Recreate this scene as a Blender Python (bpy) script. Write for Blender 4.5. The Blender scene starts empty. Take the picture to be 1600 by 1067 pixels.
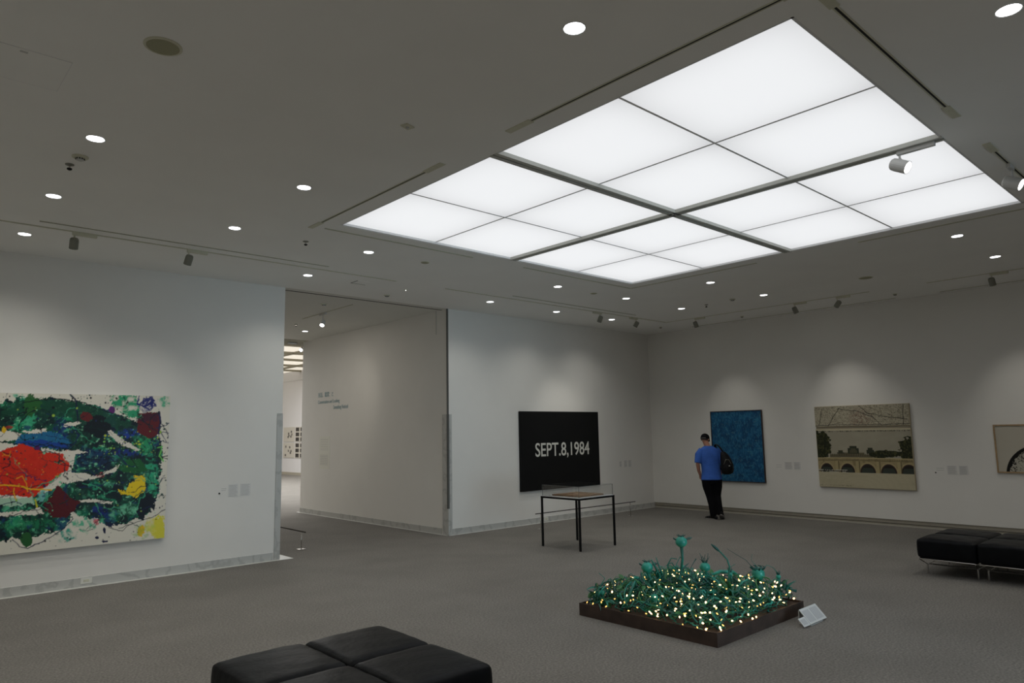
import bpy, bmesh, math, random
import numpy as np
from mathutils import Vector, Matrix
from math import pi, sin, cos, radians

S = bpy.context.scene
COL = S.collection
rng = random.Random(7)
nr = np.random.RandomState(11)

# ------------------------------------------------------------------ camera, world, exposure
H = 4.095                      # ceiling height
YL = 10.30                     # plane of the left (picture) wall
XR = 13.857                    # plane of the right wall
CAMP = Vector((0, 0, 1.8))
cam_d = bpy.data.cameras.new('camera')
cam = bpy.data.objects.new('camera', cam_d)
COL.objects.link(cam)
R_ = Vector((0.7397407, -0.67265407, -0.0178941)); U_ = Vector((-0.0730374, -0.10670064, 0.99160502)); F_ = Vector((0.66891646, 0.73222365, 0.12805971))
cam.matrix_world = Matrix(((R_.x, U_.x, -F_.x, 0), (R_.y, U_.y, -F_.y, 0), (R_.z, U_.z, -F_.z, 1.8), (0, 0, 0, 1)))
cam_d.sensor_width = 36.0
cam_d.lens = 36.0 * 1100.92 / 1600
cam_d.clip_start = 0.05; cam_d.clip_end = 200
S.camera = cam
S.view_settings.view_transform = 'Standard'
S.view_settings.look = 'None'
S.view_settings.gamma = 1.0
S.view_settings.use_curve_mapping = False
S.view_settings.exposure = 0.0
w = bpy.data.worlds.new('world'); S.world = w; w.use_nodes = True
w.node_tree.nodes['Background'].inputs[0].default_value = (0.5, 0.6, 0.8, 1)
w.node_tree.nodes['Background'].inputs[1].default_value = 0.3

PANEL_L = 0.86      # luminous ceiling panels
DOWN_L = 7.0       # downlight lenses
DOWN_W = 36.0       # light each downlight throws into the room
SPOT_W = 44.0       # gallery spots
DAY_W = 21.0        # daylight from the opening behind the camera

def area_light(name, loc, aim, sx, sy, power, col):
    d = bpy.data.lights.new(name, 'AREA'); d.shape = 'RECTANGLE'; d.size = sx; d.size_y = sy
    d.energy = power; d.color = col
    o = bpy.data.objects.new(name, d); COL.objects.link(o); o.location = loc
    o.rotation_euler = (Vector(aim) - Vector(loc)).to_track_quat('-Z', 'Y').to_euler()
    return o
def spot_light(name, loc, aim, power, angle, col, blend=0.7, size=0.04):
    d = bpy.data.lights.new(name, 'SPOT'); d.energy = power; d.color = col
    d.spot_size = radians(angle); d.spot_blend = blend; d.shadow_soft_size = size
    o = bpy.data.objects.new(name, d); COL.objects.link(o); o.location = loc
    o.rotation_euler = (Vector(aim) - Vector(loc)).to_track_quat('-Z', 'Y').to_euler()
    return o
# cool daylight entering through the opening opposite the one in the picture wall
area_light('daylight', (6.2, -2.15, 1.6), (6.2, 10.3, 1.85), 2.6, 2.6, DAY_W, (0.62, 0.84, 1.0)).data.spread = radians(56)
# the gallery beyond the lobby is lit by its own luminous ceiling
area_light('far_room_light', (9.0, 24.0, 4.45), (9.0, 24.0, 0), 9, 12, 1050, (.98, 0.985, 1.0))
area_light('lobby_light', (6.2, 13.2, 4.05), (6.4, 13.4, 0), 1.2, 3.0, 14, (1.0, 0.93, 0.84))

# ------------------------------------------------------------------ materials
def lin(c):
    return tuple(((v / 255.0) / 12.92 if v / 255.0 <= 0.04045 else ((v / 255.0 + 0.055) / 1.055) ** 2.4) for v in c)
MATS = {}
def mat(name, c, rough=0.6, metal=0.0, var=0.0, scale=8.0, bump=0.0, bscale=200.0, spec=0.5, emit=None, coat=0.0):
    """c is a linear rgb albedo"""
    m = bpy.data.materials.new(name); m.use_nodes = True; nt = m.node_tree
    b = nt.nodes['Principled BSDF']
    b.inputs['Roughness'].default_value = rough; b.inputs['Metallic'].default_value = metal
    b.inputs['Specular IOR Level'].default_value = spec
    b.inputs['Coat Weight'].default_value = coat
    tc = nt.nodes.new('ShaderNodeTexCoord')
    if var > 0:
        n = nt.nodes.new('ShaderNodeTexNoise'); n.inputs['Scale'].default_value = scale; n.inputs['Detail'].default_value = 6
        nt.links.new(tc.outputs['Object'], n.inputs['Vector'])
        r = nt.nodes.new('ShaderNodeValToRGB')
        r.color_ramp.elements[0].position = 0.3; r.color_ramp.elements[1].position = 0.7
        r.color_ramp.elements[0].color = tuple(max(0, v * (1 - var)) for v in c) + (1,)
        r.color_ramp.elements[1].color = tuple(min(1, v * (1 + var)) for v in c) + (1,)
        nt.links.new(n.outputs['Fac'], r.inputs[0]); nt.links.new(r.outputs[0], b.inputs['Base Color'])
    else:
        b.inputs['Base Color'].default_value = tuple(c) + (1,)
    if bump > 0:
        n2 = nt.nodes.new('ShaderNodeTexNoise'); n2.inputs['Scale'].default_value = bscale; n2.inputs['Detail'].default_value = 4
        nt.links.new(tc.outputs['Object'], n2.inputs['Vector'])
        bp = nt.nodes.new('ShaderNodeBump'); bp.inputs['Strength'].default_value = bump; bp.inputs['Distance'].default_value = 0.01
        nt.links.new(n2.outputs['Fac'], bp.inputs['Height']); nt.links.new(bp.outputs[0], b.inputs['Normal'])
    if emit:
        b.inputs['Emission Color'].default_value = tuple(emit[0]) + (1,); b.inputs['Emission Strength'].default_value = emit[1]
    MATS[name] = m
    return m
wallm = mat('white_wall', (0.78, 0.765, 0.725), 0.85, var=0.015, scale=2, bump=0.05, bscale=90, spec=0.2)
ceilm = mat('ceiling_paint', (0.90, 0.895, 0.865), 0.9, var=0.015, scale=1.5, bump=0.04, bscale=60, spec=0.2)
carpet = mat('grey_carpet', (0.215, 0.204, 0.186), 0.95, var=0.30, scale=55, bump=0.6, bscale=320, spec=0.1)
marble = mat('marble', (0.45, 0.47, 0.45), 0.35, var=0.22, scale=9, spec=0.5)
stone_l = mat('light_stone', (0.62, 0.62, 0.58), 0.5, var=0.06, scale=12)
plinthm = mat('greige_plinth', (0.36, 0.33, 0.27), 0.7, var=0.05)
aluL = mat('pale_metal_strip', (0.5, 0.48, 0.42), 0.45, metal=0.3)
groovem = mat('dark_groove', (0.018, 0.018, 0.016), 0.8)
beige = mat('fixture_beige', (0.62, 0.61, 0.48), 0.55, var=0.03)
beamm = mat('beam_grey', (0.52, 0.525, 0.48), 0.5, var=0.04)
mullg = mat('seam_translucent', (0.93, 0.93, 0.94), 0.6)
mullm = mat('mullion_grey', (0.75, 0.75, 0.75), 0.6)
fixw = mat('fixture_white', (0.55, 0.55, 0.53), 0.4)
fixd = mat('fixture_dark', (0.22, 0.22, 0.18), 0.5)
chrome = mat('chrome', (0.55, 0.53, 0.50), 0.25, metal=1.0)
blackst = mat('black_steel', (0.004, 0.004, 0.0045), 0.5, spec=0.15)
leather = mat('black_leather', (0.0055, 0.0062, 0.0075), 0.42, var=0.2, scale=10, bump=0.3, bscale=22, spec=0.10)
lensm = mat('lamp_lens', (0.9, 0.9, 0.9), 0.5, emit=((0.95, 0.97, 1.0), DOWN_L))
spotlens = mat('spot_lens', (0.9, 0.9, 0.9), 0.5, emit=((1.0, 0.98, 0.94), 6.0))
grillm = mat('speaker_grille', (0.36, 0.35, 0.23), 0.8, var=0.15, scale=300)
tabletop_m = mat('white_laminate', (0.8, 0.8, 0.79), 0.3)
skin = mat('skin', (0.42, 0.20, 0.13), 0.5, var=0.06, scale=12)
blueshirt = mat('blue_cotton', (0.035, 0.125, 0.50), 0.85, var=0.12, scale=9, bump=0.3, bscale=14)
blackcl = mat('black_cotton', (0.004, 0.004, 0.0055), 0.9, spec=0.15, bump=0.2, bscale=14)
hairm = mat('grey_hair', (0.035, 0.03, 0.028), 0.8)
solem = mat('grey_rubber', (0.25, 0.24, 0.23), 0.7)
packm = mat('black_nylon', (0.004, 0.004, 0.005), 0.6, spec=0.2, bump=0.3, bscale=20)
rust = mat('rusted_steel', (0.045, 0.027, 0.020), 0.6, var=0.35, scale=7, bump=0.15, bscale=60)
soil = mat('dark_tray_bed', (0.03, 0.032, 0.022), 0.9, var=0.4, scale=20)
teal = [mat('teal_paint', (0.010, 0.165, 0.122), 0.4, var=0.4, scale=14), mat('deep_teal_paint', (0.005, 0.075, 0.065), 0.45, var=0.4, scale=14),
        mat('sea_green_paint', (0.022, 0.28, 0.21), 0.35, var=0.3, scale=14), mat('leaf_green_paint', (0.035, 0.17, 0.05), 0.45, var=0.4, scale=14)]
bulbm = mat('warm_bulb', (0.9, 0.7, 0.4), 0.4, emit=((1.0, 0.62, 0.26), 7.5))
bulbd = mat('dim_warm_bulb', (0.8, 0.6, 0.2), 0.4, emit=((1.0, 0.55, 0.14), 1.9))
paper = mat('label_paper', (0.60, 0.60, 0.58), 0.6)
platem = mat('label_plate', (0.70, 0.69, 0.665), 0.5)
inkg = mat('grey_print', (0.46, 0.46, 0.44), 0.7)
inkd = mat('dark_print', (0.02, 0.02, 0.02), 0.7)
tealink = mat('blue_green_print', (0.22, 0.36, 0.40), 0.7)
blackcv = mat('black_canvas', (0.0045, 0.0048, 0.005), 0.6, spec=0.2, bump=0.1, bscale=300)
whitelet = mat('white_lettering', (0.62, 0.62, 0.57), 0.6)
woodfr = mat('pale_wood_frame', (0.36, 0.24, 0.12), 0.5, var=0.15, scale=30)
darkfr = mat('dark_wood_frame', (0.03, 0.015, 0.012), 0.5)
kraft = mat('brown_paper', (0.30, 0.17, 0.085), 0.8, var=0.12, scale=20)
louver = mat('lit_louvre', (0.7, 0.65, 0.55), 0.6, emit=((1.0, 0.93, 0.80), 0.62))
fasc = mat('olive_soffit', (0.22, 0.21, 0.15), 0.8)
sheetm = mat('photo_sheet', (0.55, 0.52, 0.46), 0.6)

def veins(m, c):
    nt = m.node_tree; b = nt.nodes['Principled BSDF']
    tc = nt.nodes.new('ShaderNodeTexCoord'); wv = nt.nodes.new('ShaderNodeTexWave')
    wv.inputs['Scale'].default_value = 1.1; wv.inputs['Distortion'].default_value = 14; wv.inputs['Detail'].default_value = 5; wv.inputs['Detail Scale'].default_value = 2.2
    r = nt.nodes.new('ShaderNodeValToRGB'); r.color_ramp.elements[0].position = 0.0; r.color_ramp.elements[1].position = 0.25
    r.color_ramp.elements[0].color = tuple(v * 0.82 for v in c) + (1,); r.color_ramp.elements[1].color = tuple(c) + (1,)
    nt.links.new(tc.outputs['Object'], wv.inputs['Vector']); nt.links.new(wv.outputs['Fac'], r.inputs[0]); nt.links.new(r.outputs[0], b.inputs['Base Color'])
veins(marble, (0.50, 0.50, 0.475))
def add_stains(m):
    # faint worn marks in the carpet at two scales
    nt = m.node_tree; b = nt.nodes['Principled BSDF']
    src = b.inputs['Base Color'].links[0].from_socket
    tc = nt.nodes.new('ShaderNodeTexCoord'); n = nt.nodes.new('ShaderNodeTexNoise'); n.inputs['Scale'].default_value = 1.3; n.inputs['Detail'].default_value = 8
    nt.links.new(tc.outputs['Object'], n.inputs['Vector'])
    r = nt.nodes.new('ShaderNodeValToRGB'); r.color_ramp.elements[0].position = 0.35; r.color_ramp.elements[1].position = 0.6
    r.color_ramp.elements[0].color = (0.93, 0.93, 0.93, 1); r.color_ramp.elements[1].color = (1.03, 1.03, 1.03, 1)
    mx = nt.nodes.new('ShaderNodeMix'); mx.data_type = 'RGBA'; mx.blend_type = 'MULTIPLY'; mx.inputs[0].default_value = 1
    nt.links.new(n.outputs['Fac'], r.inputs[0]); nt.links.new(src, mx.inputs[6]); nt.links.new(r.outputs[0], mx.inputs[7]); nt.links.new(mx.outputs[2], b.inputs['Base Color'])
add_stains(carpet)
def glass_mat(name):
    m = bpy.data.materials.new(name); m.use_nodes = True; nt = m.node_tree
    b = nt.nodes['Principled BSDF']; b.inputs['Transmission Weight'].default_value = 1.0
    b.inputs['Roughness'].default_value = 0.0; b.inputs['IOR'].default_value = 1.49; b.inputs['Base Color'].default_value = (0.97, 0.98, 0.98, 1)
    return m
acryl = glass_mat('clear_acrylic')
acryl_edge = mat('acrylic_edge', (0.36, 0.38, 0.36), 0.3)
def panel_mat():
    m = bpy.data.materials.new('lit_diffuser'); m.use_nodes = True; nt = m.node_tree
    b = nt.nodes['Principled BSDF']; b.inputs['Base Color'].default_value = (0.35, 0.35, 0.35, 1); b.inputs['Roughness'].default_value = 0.7
    # lamps sit behind the middle of each sheet: output falls a little towards its edges
    tc = nt.nodes.new('ShaderNodeTexCoord'); sp = nt.nodes.new('ShaderNodeSeparateXYZ'); nt.links.new(tc.outputs['Generated'], sp.inputs[0])
    outs = []
    for ax in (0, 1):
        a = nt.nodes.new('ShaderNodeMath'); a.operation = 'SUBTRACT'; a.inputs[1].default_value = 0.5; nt.links.new(sp.outputs[ax], a.inputs[0])
        c = nt.nodes.new('ShaderNodeMath'); c.operation = 'ABSOLUTE'; nt.links.new(a.outputs[0], c.inputs[0])
        d = nt.nodes.new('ShaderNodeMath'); d.operation = 'POWER'; d.inputs[1].default_value = 4.0; nt.links.new(c.outputs[0], d.inputs[0]); outs.append(d)
    s = nt.nodes.new('ShaderNodeMath'); s.operation = 'ADD'; nt.links.new(outs[0].outputs[0], s.inputs[0]); nt.links.new(outs[1].outputs[0], s.inputs[1])
    mp = nt.nodes.new('ShaderNodeMath'); mp.operation = 'MULTIPLY_ADD'; mp.inputs[1].default_value = -2.6 * PANEL_L; mp.inputs[2].default_value = PANEL_L
    nt.links.new(s.outputs[0], mp.inputs[0]); nt.links.new(mp.outputs[0], b.inputs['Emission Strength'])
    b.inputs['Emission Color'].default_value = (0.965, 0.98, 1.0, 1)
    return m
diffm = panel_mat()

# ------------------------------------------------------------------ helpers
def link(name, me, parent=None):
    o = bpy.data.objects.new(name, me); COL.objects.link(o)
    if parent is not None: o.parent = parent
    return o
def obj(name, bm, m, parent=None, smooth=False, mats=None):
    me = bpy.data.meshes.new(name)
    bmesh.ops.recalc_face_normals(bm, faces=bm.faces[:])
    bm.to_mesh(me); bm.free()
    for k in (mats or [m]): me.materials.append(k)
    if smooth:
        for p in me.polygons: p.use_smooth = True
    return link(name, me, parent)
def tag(o, label=None, cat=None, group=None, kind=None):
    if label: o['label'] = label
    if cat: o['category'] = cat
    if group: o['group'] = group
    if kind: o['kind'] = kind
    return o
def thing(name, label, cat, loc=(0, 0, 0), rz=0, group=None):
    o = bpy.data.objects.new(name, None); COL.objects.link(o); o.location = loc; o.rotation_euler = (0, 0, rz); o.empty_display_size = 0.1
    return tag(o, label, cat, group)
def struct(name, bm, m, parent=None, **k):
    o = obj(name, bm, m, parent, **k)
    if parent is None: o['kind'] = 'structure'
    return o
def copy_tree(o, parent=None):
    c = o.copy(); COL.objects.link(c)
    if parent is not None: c.parent = parent
    for ch in list(o.children): copy_tree(ch, c)
    return c
def B(*boxes, bev=0.0, seg=2):
    bm = bmesh.new()
    for b in boxes: add_box(bm, *b)
    if bev > 0: bmesh.ops.bevel(bm, geom=bm.edges[:], offset=bev, segments=seg, affect='EDGES', profile=0.5)
    return bm
def add_box(bm, x0, x1, y0, y1, z0, z1, mi=0):
    v = [bm.verts.new(p) for p in ((x0, y0, z0), (x1, y0, z0), (x1, y1, z0), (x0, y1, z0), (x0, y0, z1), (x1, y0, z1), (x1, y1, z1), (x0, y1, z1))]
    for q in ((0, 3, 2, 1), (4, 5, 6, 7), (0, 1, 5, 4), (1, 2, 6, 5), (2, 3, 7, 6), (3, 0, 4, 7)):
        f = bm.faces.new([v[i] for i in q]); f.material_index = mi
def frame_of(d):
    d = d.normalized(); a = Vector((0, 0, 1)) if abs(d.z) < 0.9 else Vector((1, 0, 0))
    u = d.cross(a).normalized(); return u, d.cross(u).normalized()
def add_tube(bm, pts, rads, seg=8, mi=0, caps=True, flat=1.0):
    pts = [Vector(p) for p in pts]; n = len(pts)
    if not hasattr(rads, '__len__'): rads = [rads] * n
    u = None; rings = []
    for i, p in enumerate(pts):
        d = (pts[min(i + 1, n - 1)] - pts[max(i - 1, 0)]).normalized()
        if u is None: u, v = frame_of(d)
        else:
            u = (u - d * u.dot(d))
            u = u.normalized() if u.length > 1e-6 else frame_of(d)[0]
            v = d.cross(u).normalized()
        rings.append([bm.verts.new(p + (u * cos(2 * pi * k / seg) + v * (sin(2 * pi * k / seg) * flat)) * rads[i]) for k in range(seg)])
    for a, b in zip(rings, rings[1:]):
        for k in range(seg):
            f = bm.faces.new((a[k], a[(k + 1) % seg], b[(k + 1) % seg], b[k])); f.material_index = mi
    if caps:
        f = bm.faces.new(rings[0][::-1]); f.material_index = mi
        f = bm.faces.new(rings[-1]); f.material_index = mi
def T(pts, r, seg=8, **k):
    bm = bmesh.new(); add_tube(bm, pts, r, seg, **k); return bm
def add_lathe(bm, prof, seg=16, c=(0, 0, 0), mi=0, rot=None, sx=1.0, sy=1.0):
    rings = []
    for r, z in prof:
        ring = []
        for k in range(seg):
            p = Vector((r * cos(2 * pi * k / seg) * sx, r * sin(2 * pi * k / seg) * sy, z))
            if rot is not None: p = rot @ p
            ring.append(bm.verts.new(p + Vector(c)))
        rings.append(ring)
    for a, b in zip(rings, rings[1:]):
        for k in range(seg):
            f = bm.faces.new((a[k], a[(k + 1) % seg], b[(k + 1) % seg], b[k])); f.material_index = mi
    f = bm.faces.new(rings[0][::-1]); f.material_index = mi
    f = bm.faces.new(rings[-1]); f.material_index = mi
def LA(prof, seg=16, **k):
    bm = bmesh.new(); add_lathe(bm, prof, seg, **k); return bm
def to_z(d):   # rotation taking +Z to d
    return Vector((0, 0, 1)).rotation_difference(Vector(d).normalized()).to_matrix()
def add_blob(bm, c, rx, ry, rz, seg=16, rings=10, rot=None):
    prof = [(max(1e-3, sin(pi * i / rings)), -cos(pi * i / rings)) for i in range(rings + 1)]
    vs = []
    for r, z in prof:
        ring = []
        for k in range(seg):
            p = Vector((r * cos(2 * pi * k / seg) * rx, r * sin(2 * pi * k / seg) * ry, z * rz))
            if rot is not None: p = rot @ p
            ring.append(bm.verts.new(p + Vector(c)))
        vs.append(ring)
    for a, b in zip(vs, vs[1:]):
        for k in range(seg): bm.faces.new((a[k], a[(k + 1) % seg], b[(k + 1) % seg], b[k]))
    bm.faces.new(vs[0][::-1]); bm.faces.new(vs[-1])
def rings_loft(bm, rings, seg=24):
    """rings: (cx, cy, z, rx, ry)"""
    vs = []
    for cx, cy, z, rx, ry in rings:
        vs.append([bm.verts.new((cx + rx * cos(2 * pi * k / seg), cy + ry * sin(2 * pi * k / seg), z)) for k in range(seg)])
    for a, b in zip(vs, vs[1:]):
        for k in range(seg): bm.faces.new((a[k], a[(k + 1) % seg], b[(k + 1) % seg], b[k]))
    bm.faces.new(vs[0][::-1]); bm.faces.new(vs[-1])
def fuse(name, bm, m, parent, voxel=0.012, smooth=6):
    """union of overlapping volumes as one continuous skin"""
    bmesh.ops.recalc_face_normals(bm, faces=bm.faces[:])
    me = bpy.data.meshes.new('tmp'); bm.to_mesh(me); bm.free()
    o = bpy.data.objects.new('tmp', me); COL.objects.link(o)
    r = o.modifiers.new('r', 'REMESH'); r.mode = 'VOXEL'; r.voxel_size = voxel; r.use_smooth_shade = True
    s = o.modifiers.new('s', 'SMOOTH'); s.factor = 0.5; s.iterations = smooth
    dg = bpy.context.evaluated_depsgraph_get(); dg.update()
    nm = bpy.data.meshes.new_from_object(o.evaluated_get(dg)); nm.name = name
    bpy.data.objects.remove(o); bpy.data.meshes.remove(me)
    nm.materials.clear(); nm.materials.append(m)
    for p in nm.polygons: p.use_smooth = True
    return link(name, nm, parent)
def text_mesh(name, s, size, m, parent, M, xs=1.0, extr=0.0008, align='LEFT', bold=0.0):
    cu = bpy.data.curves.new('t', 'FONT'); cu.body = s; cu.size = size; cu.extrude = extr; cu.align_x = align; cu.offset = bold
    o = bpy.data.objects.new('t', cu); COL.objects.link(o)
    dg = bpy.context.evaluated_depsgraph_get(); dg.update()
    me = bpy.data.meshes.new_from_object(o.evaluated_get(dg)); me.name = name
    bpy.data.objects.remove(o); bpy.data.curves.remove(cu)
    me.transform(M @ Matrix.Diagonal((xs, 1, 1, 1)))
    me.materials.clear(); me.materials.append(m)
    return link(name, me, parent)
# basis for things hung on a wall: local x to the right as seen, z out of the wall
M_LEFT = Matrix(((1, 0, 0, 0), (0, 0, -1, 0), (0, 1, 0, 0), (0, 0, 0, 1)))      # wall facing -y
M_RIGHT = Matrix(((0, 0, -1, 0), (-1, 0, 0, 0), (0, 1, 0, 0), (0, 0, 0, 1)))    # wall facing -x

# ------------------------------------------------------------------ numpy raster on a mesh
def fbm(x, y, seed, octaves=4):
    r = np.random.RandomState(seed); g = r.rand(257, 257); out = np.zeros_like(x, dtype=float); amp = 0.5; f = 1.0
    for k in range(octaves):
        xx = x * f + 17.3 * k + 400.0; yy = y * f + 5.1 * k + 400.0
        xi = np.floor(xx).astype(int); yi = np.floor(yy).astype(int); fx = xx - xi; fy = yy - yi
        fx = fx * fx * (3 - 2 * fx); fy = fy * fy * (3 - 2 * fy)
        a = g[xi % 256, yi % 256]; b = g[(xi + 1) % 256, yi % 256]; c = g[xi % 256, (yi + 1) % 256]; d = g[(xi + 1) % 256, (yi + 1) % 256]
        out += amp * ((a * (1 - fx) + b * fx) * (1 - fy) + (c * (1 - fx) + d * fx) * fy); amp *= 0.5; f *= 2.03
    return out / (1 - 0.5 ** octaves)
class Canvas:
    def __init__(s, X, Y, base):
        s.X = X; s.Y = Y; s.W = {}; s.C = np.ones(X.shape + (3,)) * np.array(lin(base))
    def mix(s, mask, c):
        mask = np.clip(mask, 0, 1)[..., None]; s.C = s.C * (1 - mask) + np.array(lin(c)) * mask
    def poly(s, pts, amp=0.0, seed=1, freq=0.03):
        X, Y = s.X, s.Y
        if amp:
            X = X + (fbm(s.X * freq, s.Y * freq, seed, 5) - 0.5) * 2 * amp + (fbm(s.X * freq * 4, s.Y * freq * 4, seed + 7, 2) - .5) * amp; Y = Y + (fbm(s.X * freq, s.Y * freq, seed + 50, 5) - 0.5) * 2 * amp + (fbm(s.X * freq * 4, s.Y * freq * 4, seed + 8, 2) - .5) * amp
        ins = np.zeros(X.shape, bool); n = len(pts)
        for i in range(n):
            x0, y0 = pts[i]; x1, y1 = pts[(i + 1) % n]
            if y0 == y1: continue
            c = ((Y < y0) != (Y < y1)) & (X < (x1 - x0) * (Y - y0) / (y1 - y0) + x0); ins ^= c
        return ins.astype(float)
    def blot(s, cx, cy, rx, ry, amp=0.3, seed=1, freq=0.03, soft=0.05):
        d = np.sqrt(((s.X - cx) / rx) ** 2 + ((s.Y - cy) / ry) ** 2) + (fbm(s.X * freq, s.Y * freq, seed) - 0.5) * 2 * amp
        return np.clip((1 - d) / soft, 0, 1)
    def stroke(s, pts, wd, seed=1, amp=3.0, freq=0.04):
        key = (seed % 12, amp, freq)
        if key not in s.W: s.W[key] = (s.X + (fbm(s.X * freq, s.Y * freq, seed) - 0.5) * 2 * amp, s.Y + (fbm(s.X * freq, s.Y * freq, seed + 9) - 0.5) * 2 * amp)
        X, Y = s.W[key]
        full = np.zeros(X.shape); px_ = [p[0] for p in pts]; py_ = [p[1] for p in pts]; pad = amp + wd + 6
        bb = (s.X > min(px_) - pad) & (s.X < max(px_) + pad) & (s.Y > min(py_) - pad) & (s.Y < max(py_) + pad)
        X = X[bb]; Y = Y[bb]; m = np.zeros(X.shape)
        for (x0, y0), (x1, y1) in zip(pts, pts[1:]):
            dx, dy = x1 - x0, y1 - y0; t = np.clip(((X - x0) * dx + (Y - y0) * dy) / (dx * dx + dy * dy + 1e-9), 0, 1)
            m = np.maximum(m, np.clip(wd / 2 - np.hypot(X - x0 - t * dx, Y - y0 - t * dy) + 0.5 * s.px, 0, s.px) / s.px)
        full[bb] = m
        return full
    px = 2.0
    def dots(s, boxes, n, rmin, rmax, cols, r):
        for _ in range(n):
            x0, x1, y0, y1 = boxes[r.randint(len(boxes))]; cx = r.uniform(x0, x1); cy = r.uniform(y0, y1); rr = rmin + (rmax - rmin) * r.rand() ** 3
            c = cols[r.randint(len(cols))]
            j = np.abs(s.X - cx) < rr * 2; k = j & (np.abs(s.Y - cy) < rr * 2)
            if k.any():
                m = np.zeros(s.X.shape); m[k] = np.clip((rr - np.hypot((s.X[k] - cx) * r.uniform(.7, 1.3), s.Y[k] - cy)) / s.px + .5, 0, 1); s.mix(m, c)
def raster_mesh(name, P, C, m, parent):
    """P: (ny,nx,3) points, C: (ny,nx,3) linear colours"""
    ny, nx = P.shape[:2]
    me = bpy.data.meshes.new(name); idx = np.arange(nx * ny).reshape(ny, nx)
    q = np.stack([idx[:-1, :-1], idx[:-1, 1:], idx[1:, 1:], idx[1:, :-1]], -1).reshape(-1, 4)
    me.vertices.add(nx * ny); me.vertices.foreach_set('co', P.reshape(-1).astype(np.float32))
    me.loops.add(q.size); me.loops.foreach_set('vertex_index', q.reshape(-1).astype(np.int32))
    me.polygons.add(len(q)); me.polygons.foreach_set('loop_start', (np.arange(len(q)) * 4).astype(np.int32)); me.polygons.foreach_set('loop_total', np.full(len(q), 4, np.int32))
    me.update(calc_edges=True)
    a = me.color_attributes.new('Col', 'FLOAT_COLOR', 'POINT'); a.data.foreach_set('color', np.concatenate([C.reshape(-1, 3), np.ones((nx * ny, 1))], 1).reshape(-1).astype(np.float32))
    me.materials.append(m)
    return link(name, me, parent)
def vcol_mat(name, gain=1.0, rough=0.6, bump=0.1, bscale=120, coat=0.0):
    m = bpy.data.materials.new(name); m.use_nodes = True; nt = m.node_tree; b = nt.nodes['Principled BSDF']
    at = nt.nodes.new('ShaderNodeAttribute'); at.attribute_name = 'Col'
    vm = nt.nodes.new('ShaderNodeVectorMath'); vm.operation = 'SCALE'; vm.inputs['Scale'].default_value = gain
    nt.links.new(at.outputs['Color'], vm.inputs[0]); nt.links.new(vm.outputs[0], b.inputs['Base Color'])
    b.inputs['Roughness'].default_value = rough; b.inputs['Coat Weight'].default_value = coat; b.inputs['Specular IOR Level'].default_value = 0.3
    tc = nt.nodes.new('ShaderNodeTexCoord'); n2 = nt.nodes.new('ShaderNodeTexNoise'); n2.inputs['Scale'].default_value = bscale
    nt.links.new(tc.outputs['Object'], n2.inputs['Vector']); bp = nt.nodes.new('ShaderNodeBump'); bp.inputs['Strength'].default_value = bump; bp.inputs['Distance'].default_value = 0.01
    nt.links.new(n2.outputs['Fac'], bp.inputs['Height']); nt.links.new(bp.outputs[0], b.inputs['Normal'])
    return m

# ================================================================== STRUCTURE
X0, Y0 = -1.4, -2.2
OX0, OX1 = 4.66, 7.80        # opening in the left wall
XA, XB, YA, YB = 3.692, 8.827, 1.645, 6.816
XM, YM = (XA + XB) / 2, (YA + YB) / 2
YLOB = 15.80                  # end of the lobby ceiling
YCW = 16.15                   # end of the corridor wall

struct('floor', B((X0 - 4, 16, Y0 - 3, 37, -0.2, 0)), carpet)
bm = B((X0 - .3, XA, Y0 - .3, YL, H, H + .25), (XB, XR + .3, Y0 - .3, YL, H, H + .25), (XA, XB, Y0 - .3, YA, H, H + .25), (XA, XB, YB, YL, H, H + .25))
struct('ceiling', bm, ceilm)
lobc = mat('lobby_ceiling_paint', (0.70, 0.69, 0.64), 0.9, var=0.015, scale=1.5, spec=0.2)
struct('ceiling_lobby', B((-3, XR, YL, YLOB, H, H + .25)), lobc)
struct('wall_left', B((X0 - .3, OX0, YL, YL + .42, 0, H)), wallm)
struct('wall_back', B((OX1, XR + .3, YL, YL + .42, 0, H)), wallm)
# right wall stands above a recessed plinth
struct('wall_right', B((XR, XR + .3, Y0 - .3, YL, 0.118, H)), wallm)
struct('wall_corridor', B((OX1, OX1 + .42, YL + .42, YCW, 0, H)), wallm)
struct('wall_near_left', B((X0 - .3, X0, Y0 - .3, YL, 0, H)), wallm)
struct('wall_front', B((X0, 4.7, Y0 - .3, Y0, 0, H), (7.7, XR, Y0 - .3, Y0, 0, H)), wallm)
struct('wall_lobby', B((-3.3, -3, YL + .42, 37, 0, 5.0), (-3, X0, YL, YL + .42, 0, H)), wallm)
struct('baseboard_right', B((XR + .02, XR + .3, Y0, YL, 0, 0.118)), plinthm)
struct('trim_1', B((XR - .014, XR + .02, Y0, YL, 0.0, 0.02)), aluL)
bm = bmesh.new(); add_box(bm, XR + .012, XR + .022, Y0, YL, 0.045, 0.052)
struct('trim_2', bm, groovem)
# marble baseboards and light stone border strips
struct('baseboard_left', B((X0, OX0 - .1, YL - .012, YL + .01, 0, 0.112), bev=.002), marble)
struct('baseboard_back', B((OX1 + .08, XR, YL - .012, YL + .01, 0, 0.112), bev=.002), marble)
struct('baseboard_corridor', B((OX1 - .012, OX1 + .01, YL + .2, YCW, 0, 0.112), bev=.002), marble)
struct('trim_3', B((X0, 4.845, YL - .085, YL, 0, 0.004), (OX0, 4.845, YL, YL + .42, 0, 0.004)), stone_l)
struct('trim_4', B((OX1 - .04, XR, YL - .04, YL, 0, 0.006), (OX1 - .04, OX1, YL - .04, YCW + .1, 0, 0.006)), stone_l)
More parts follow.
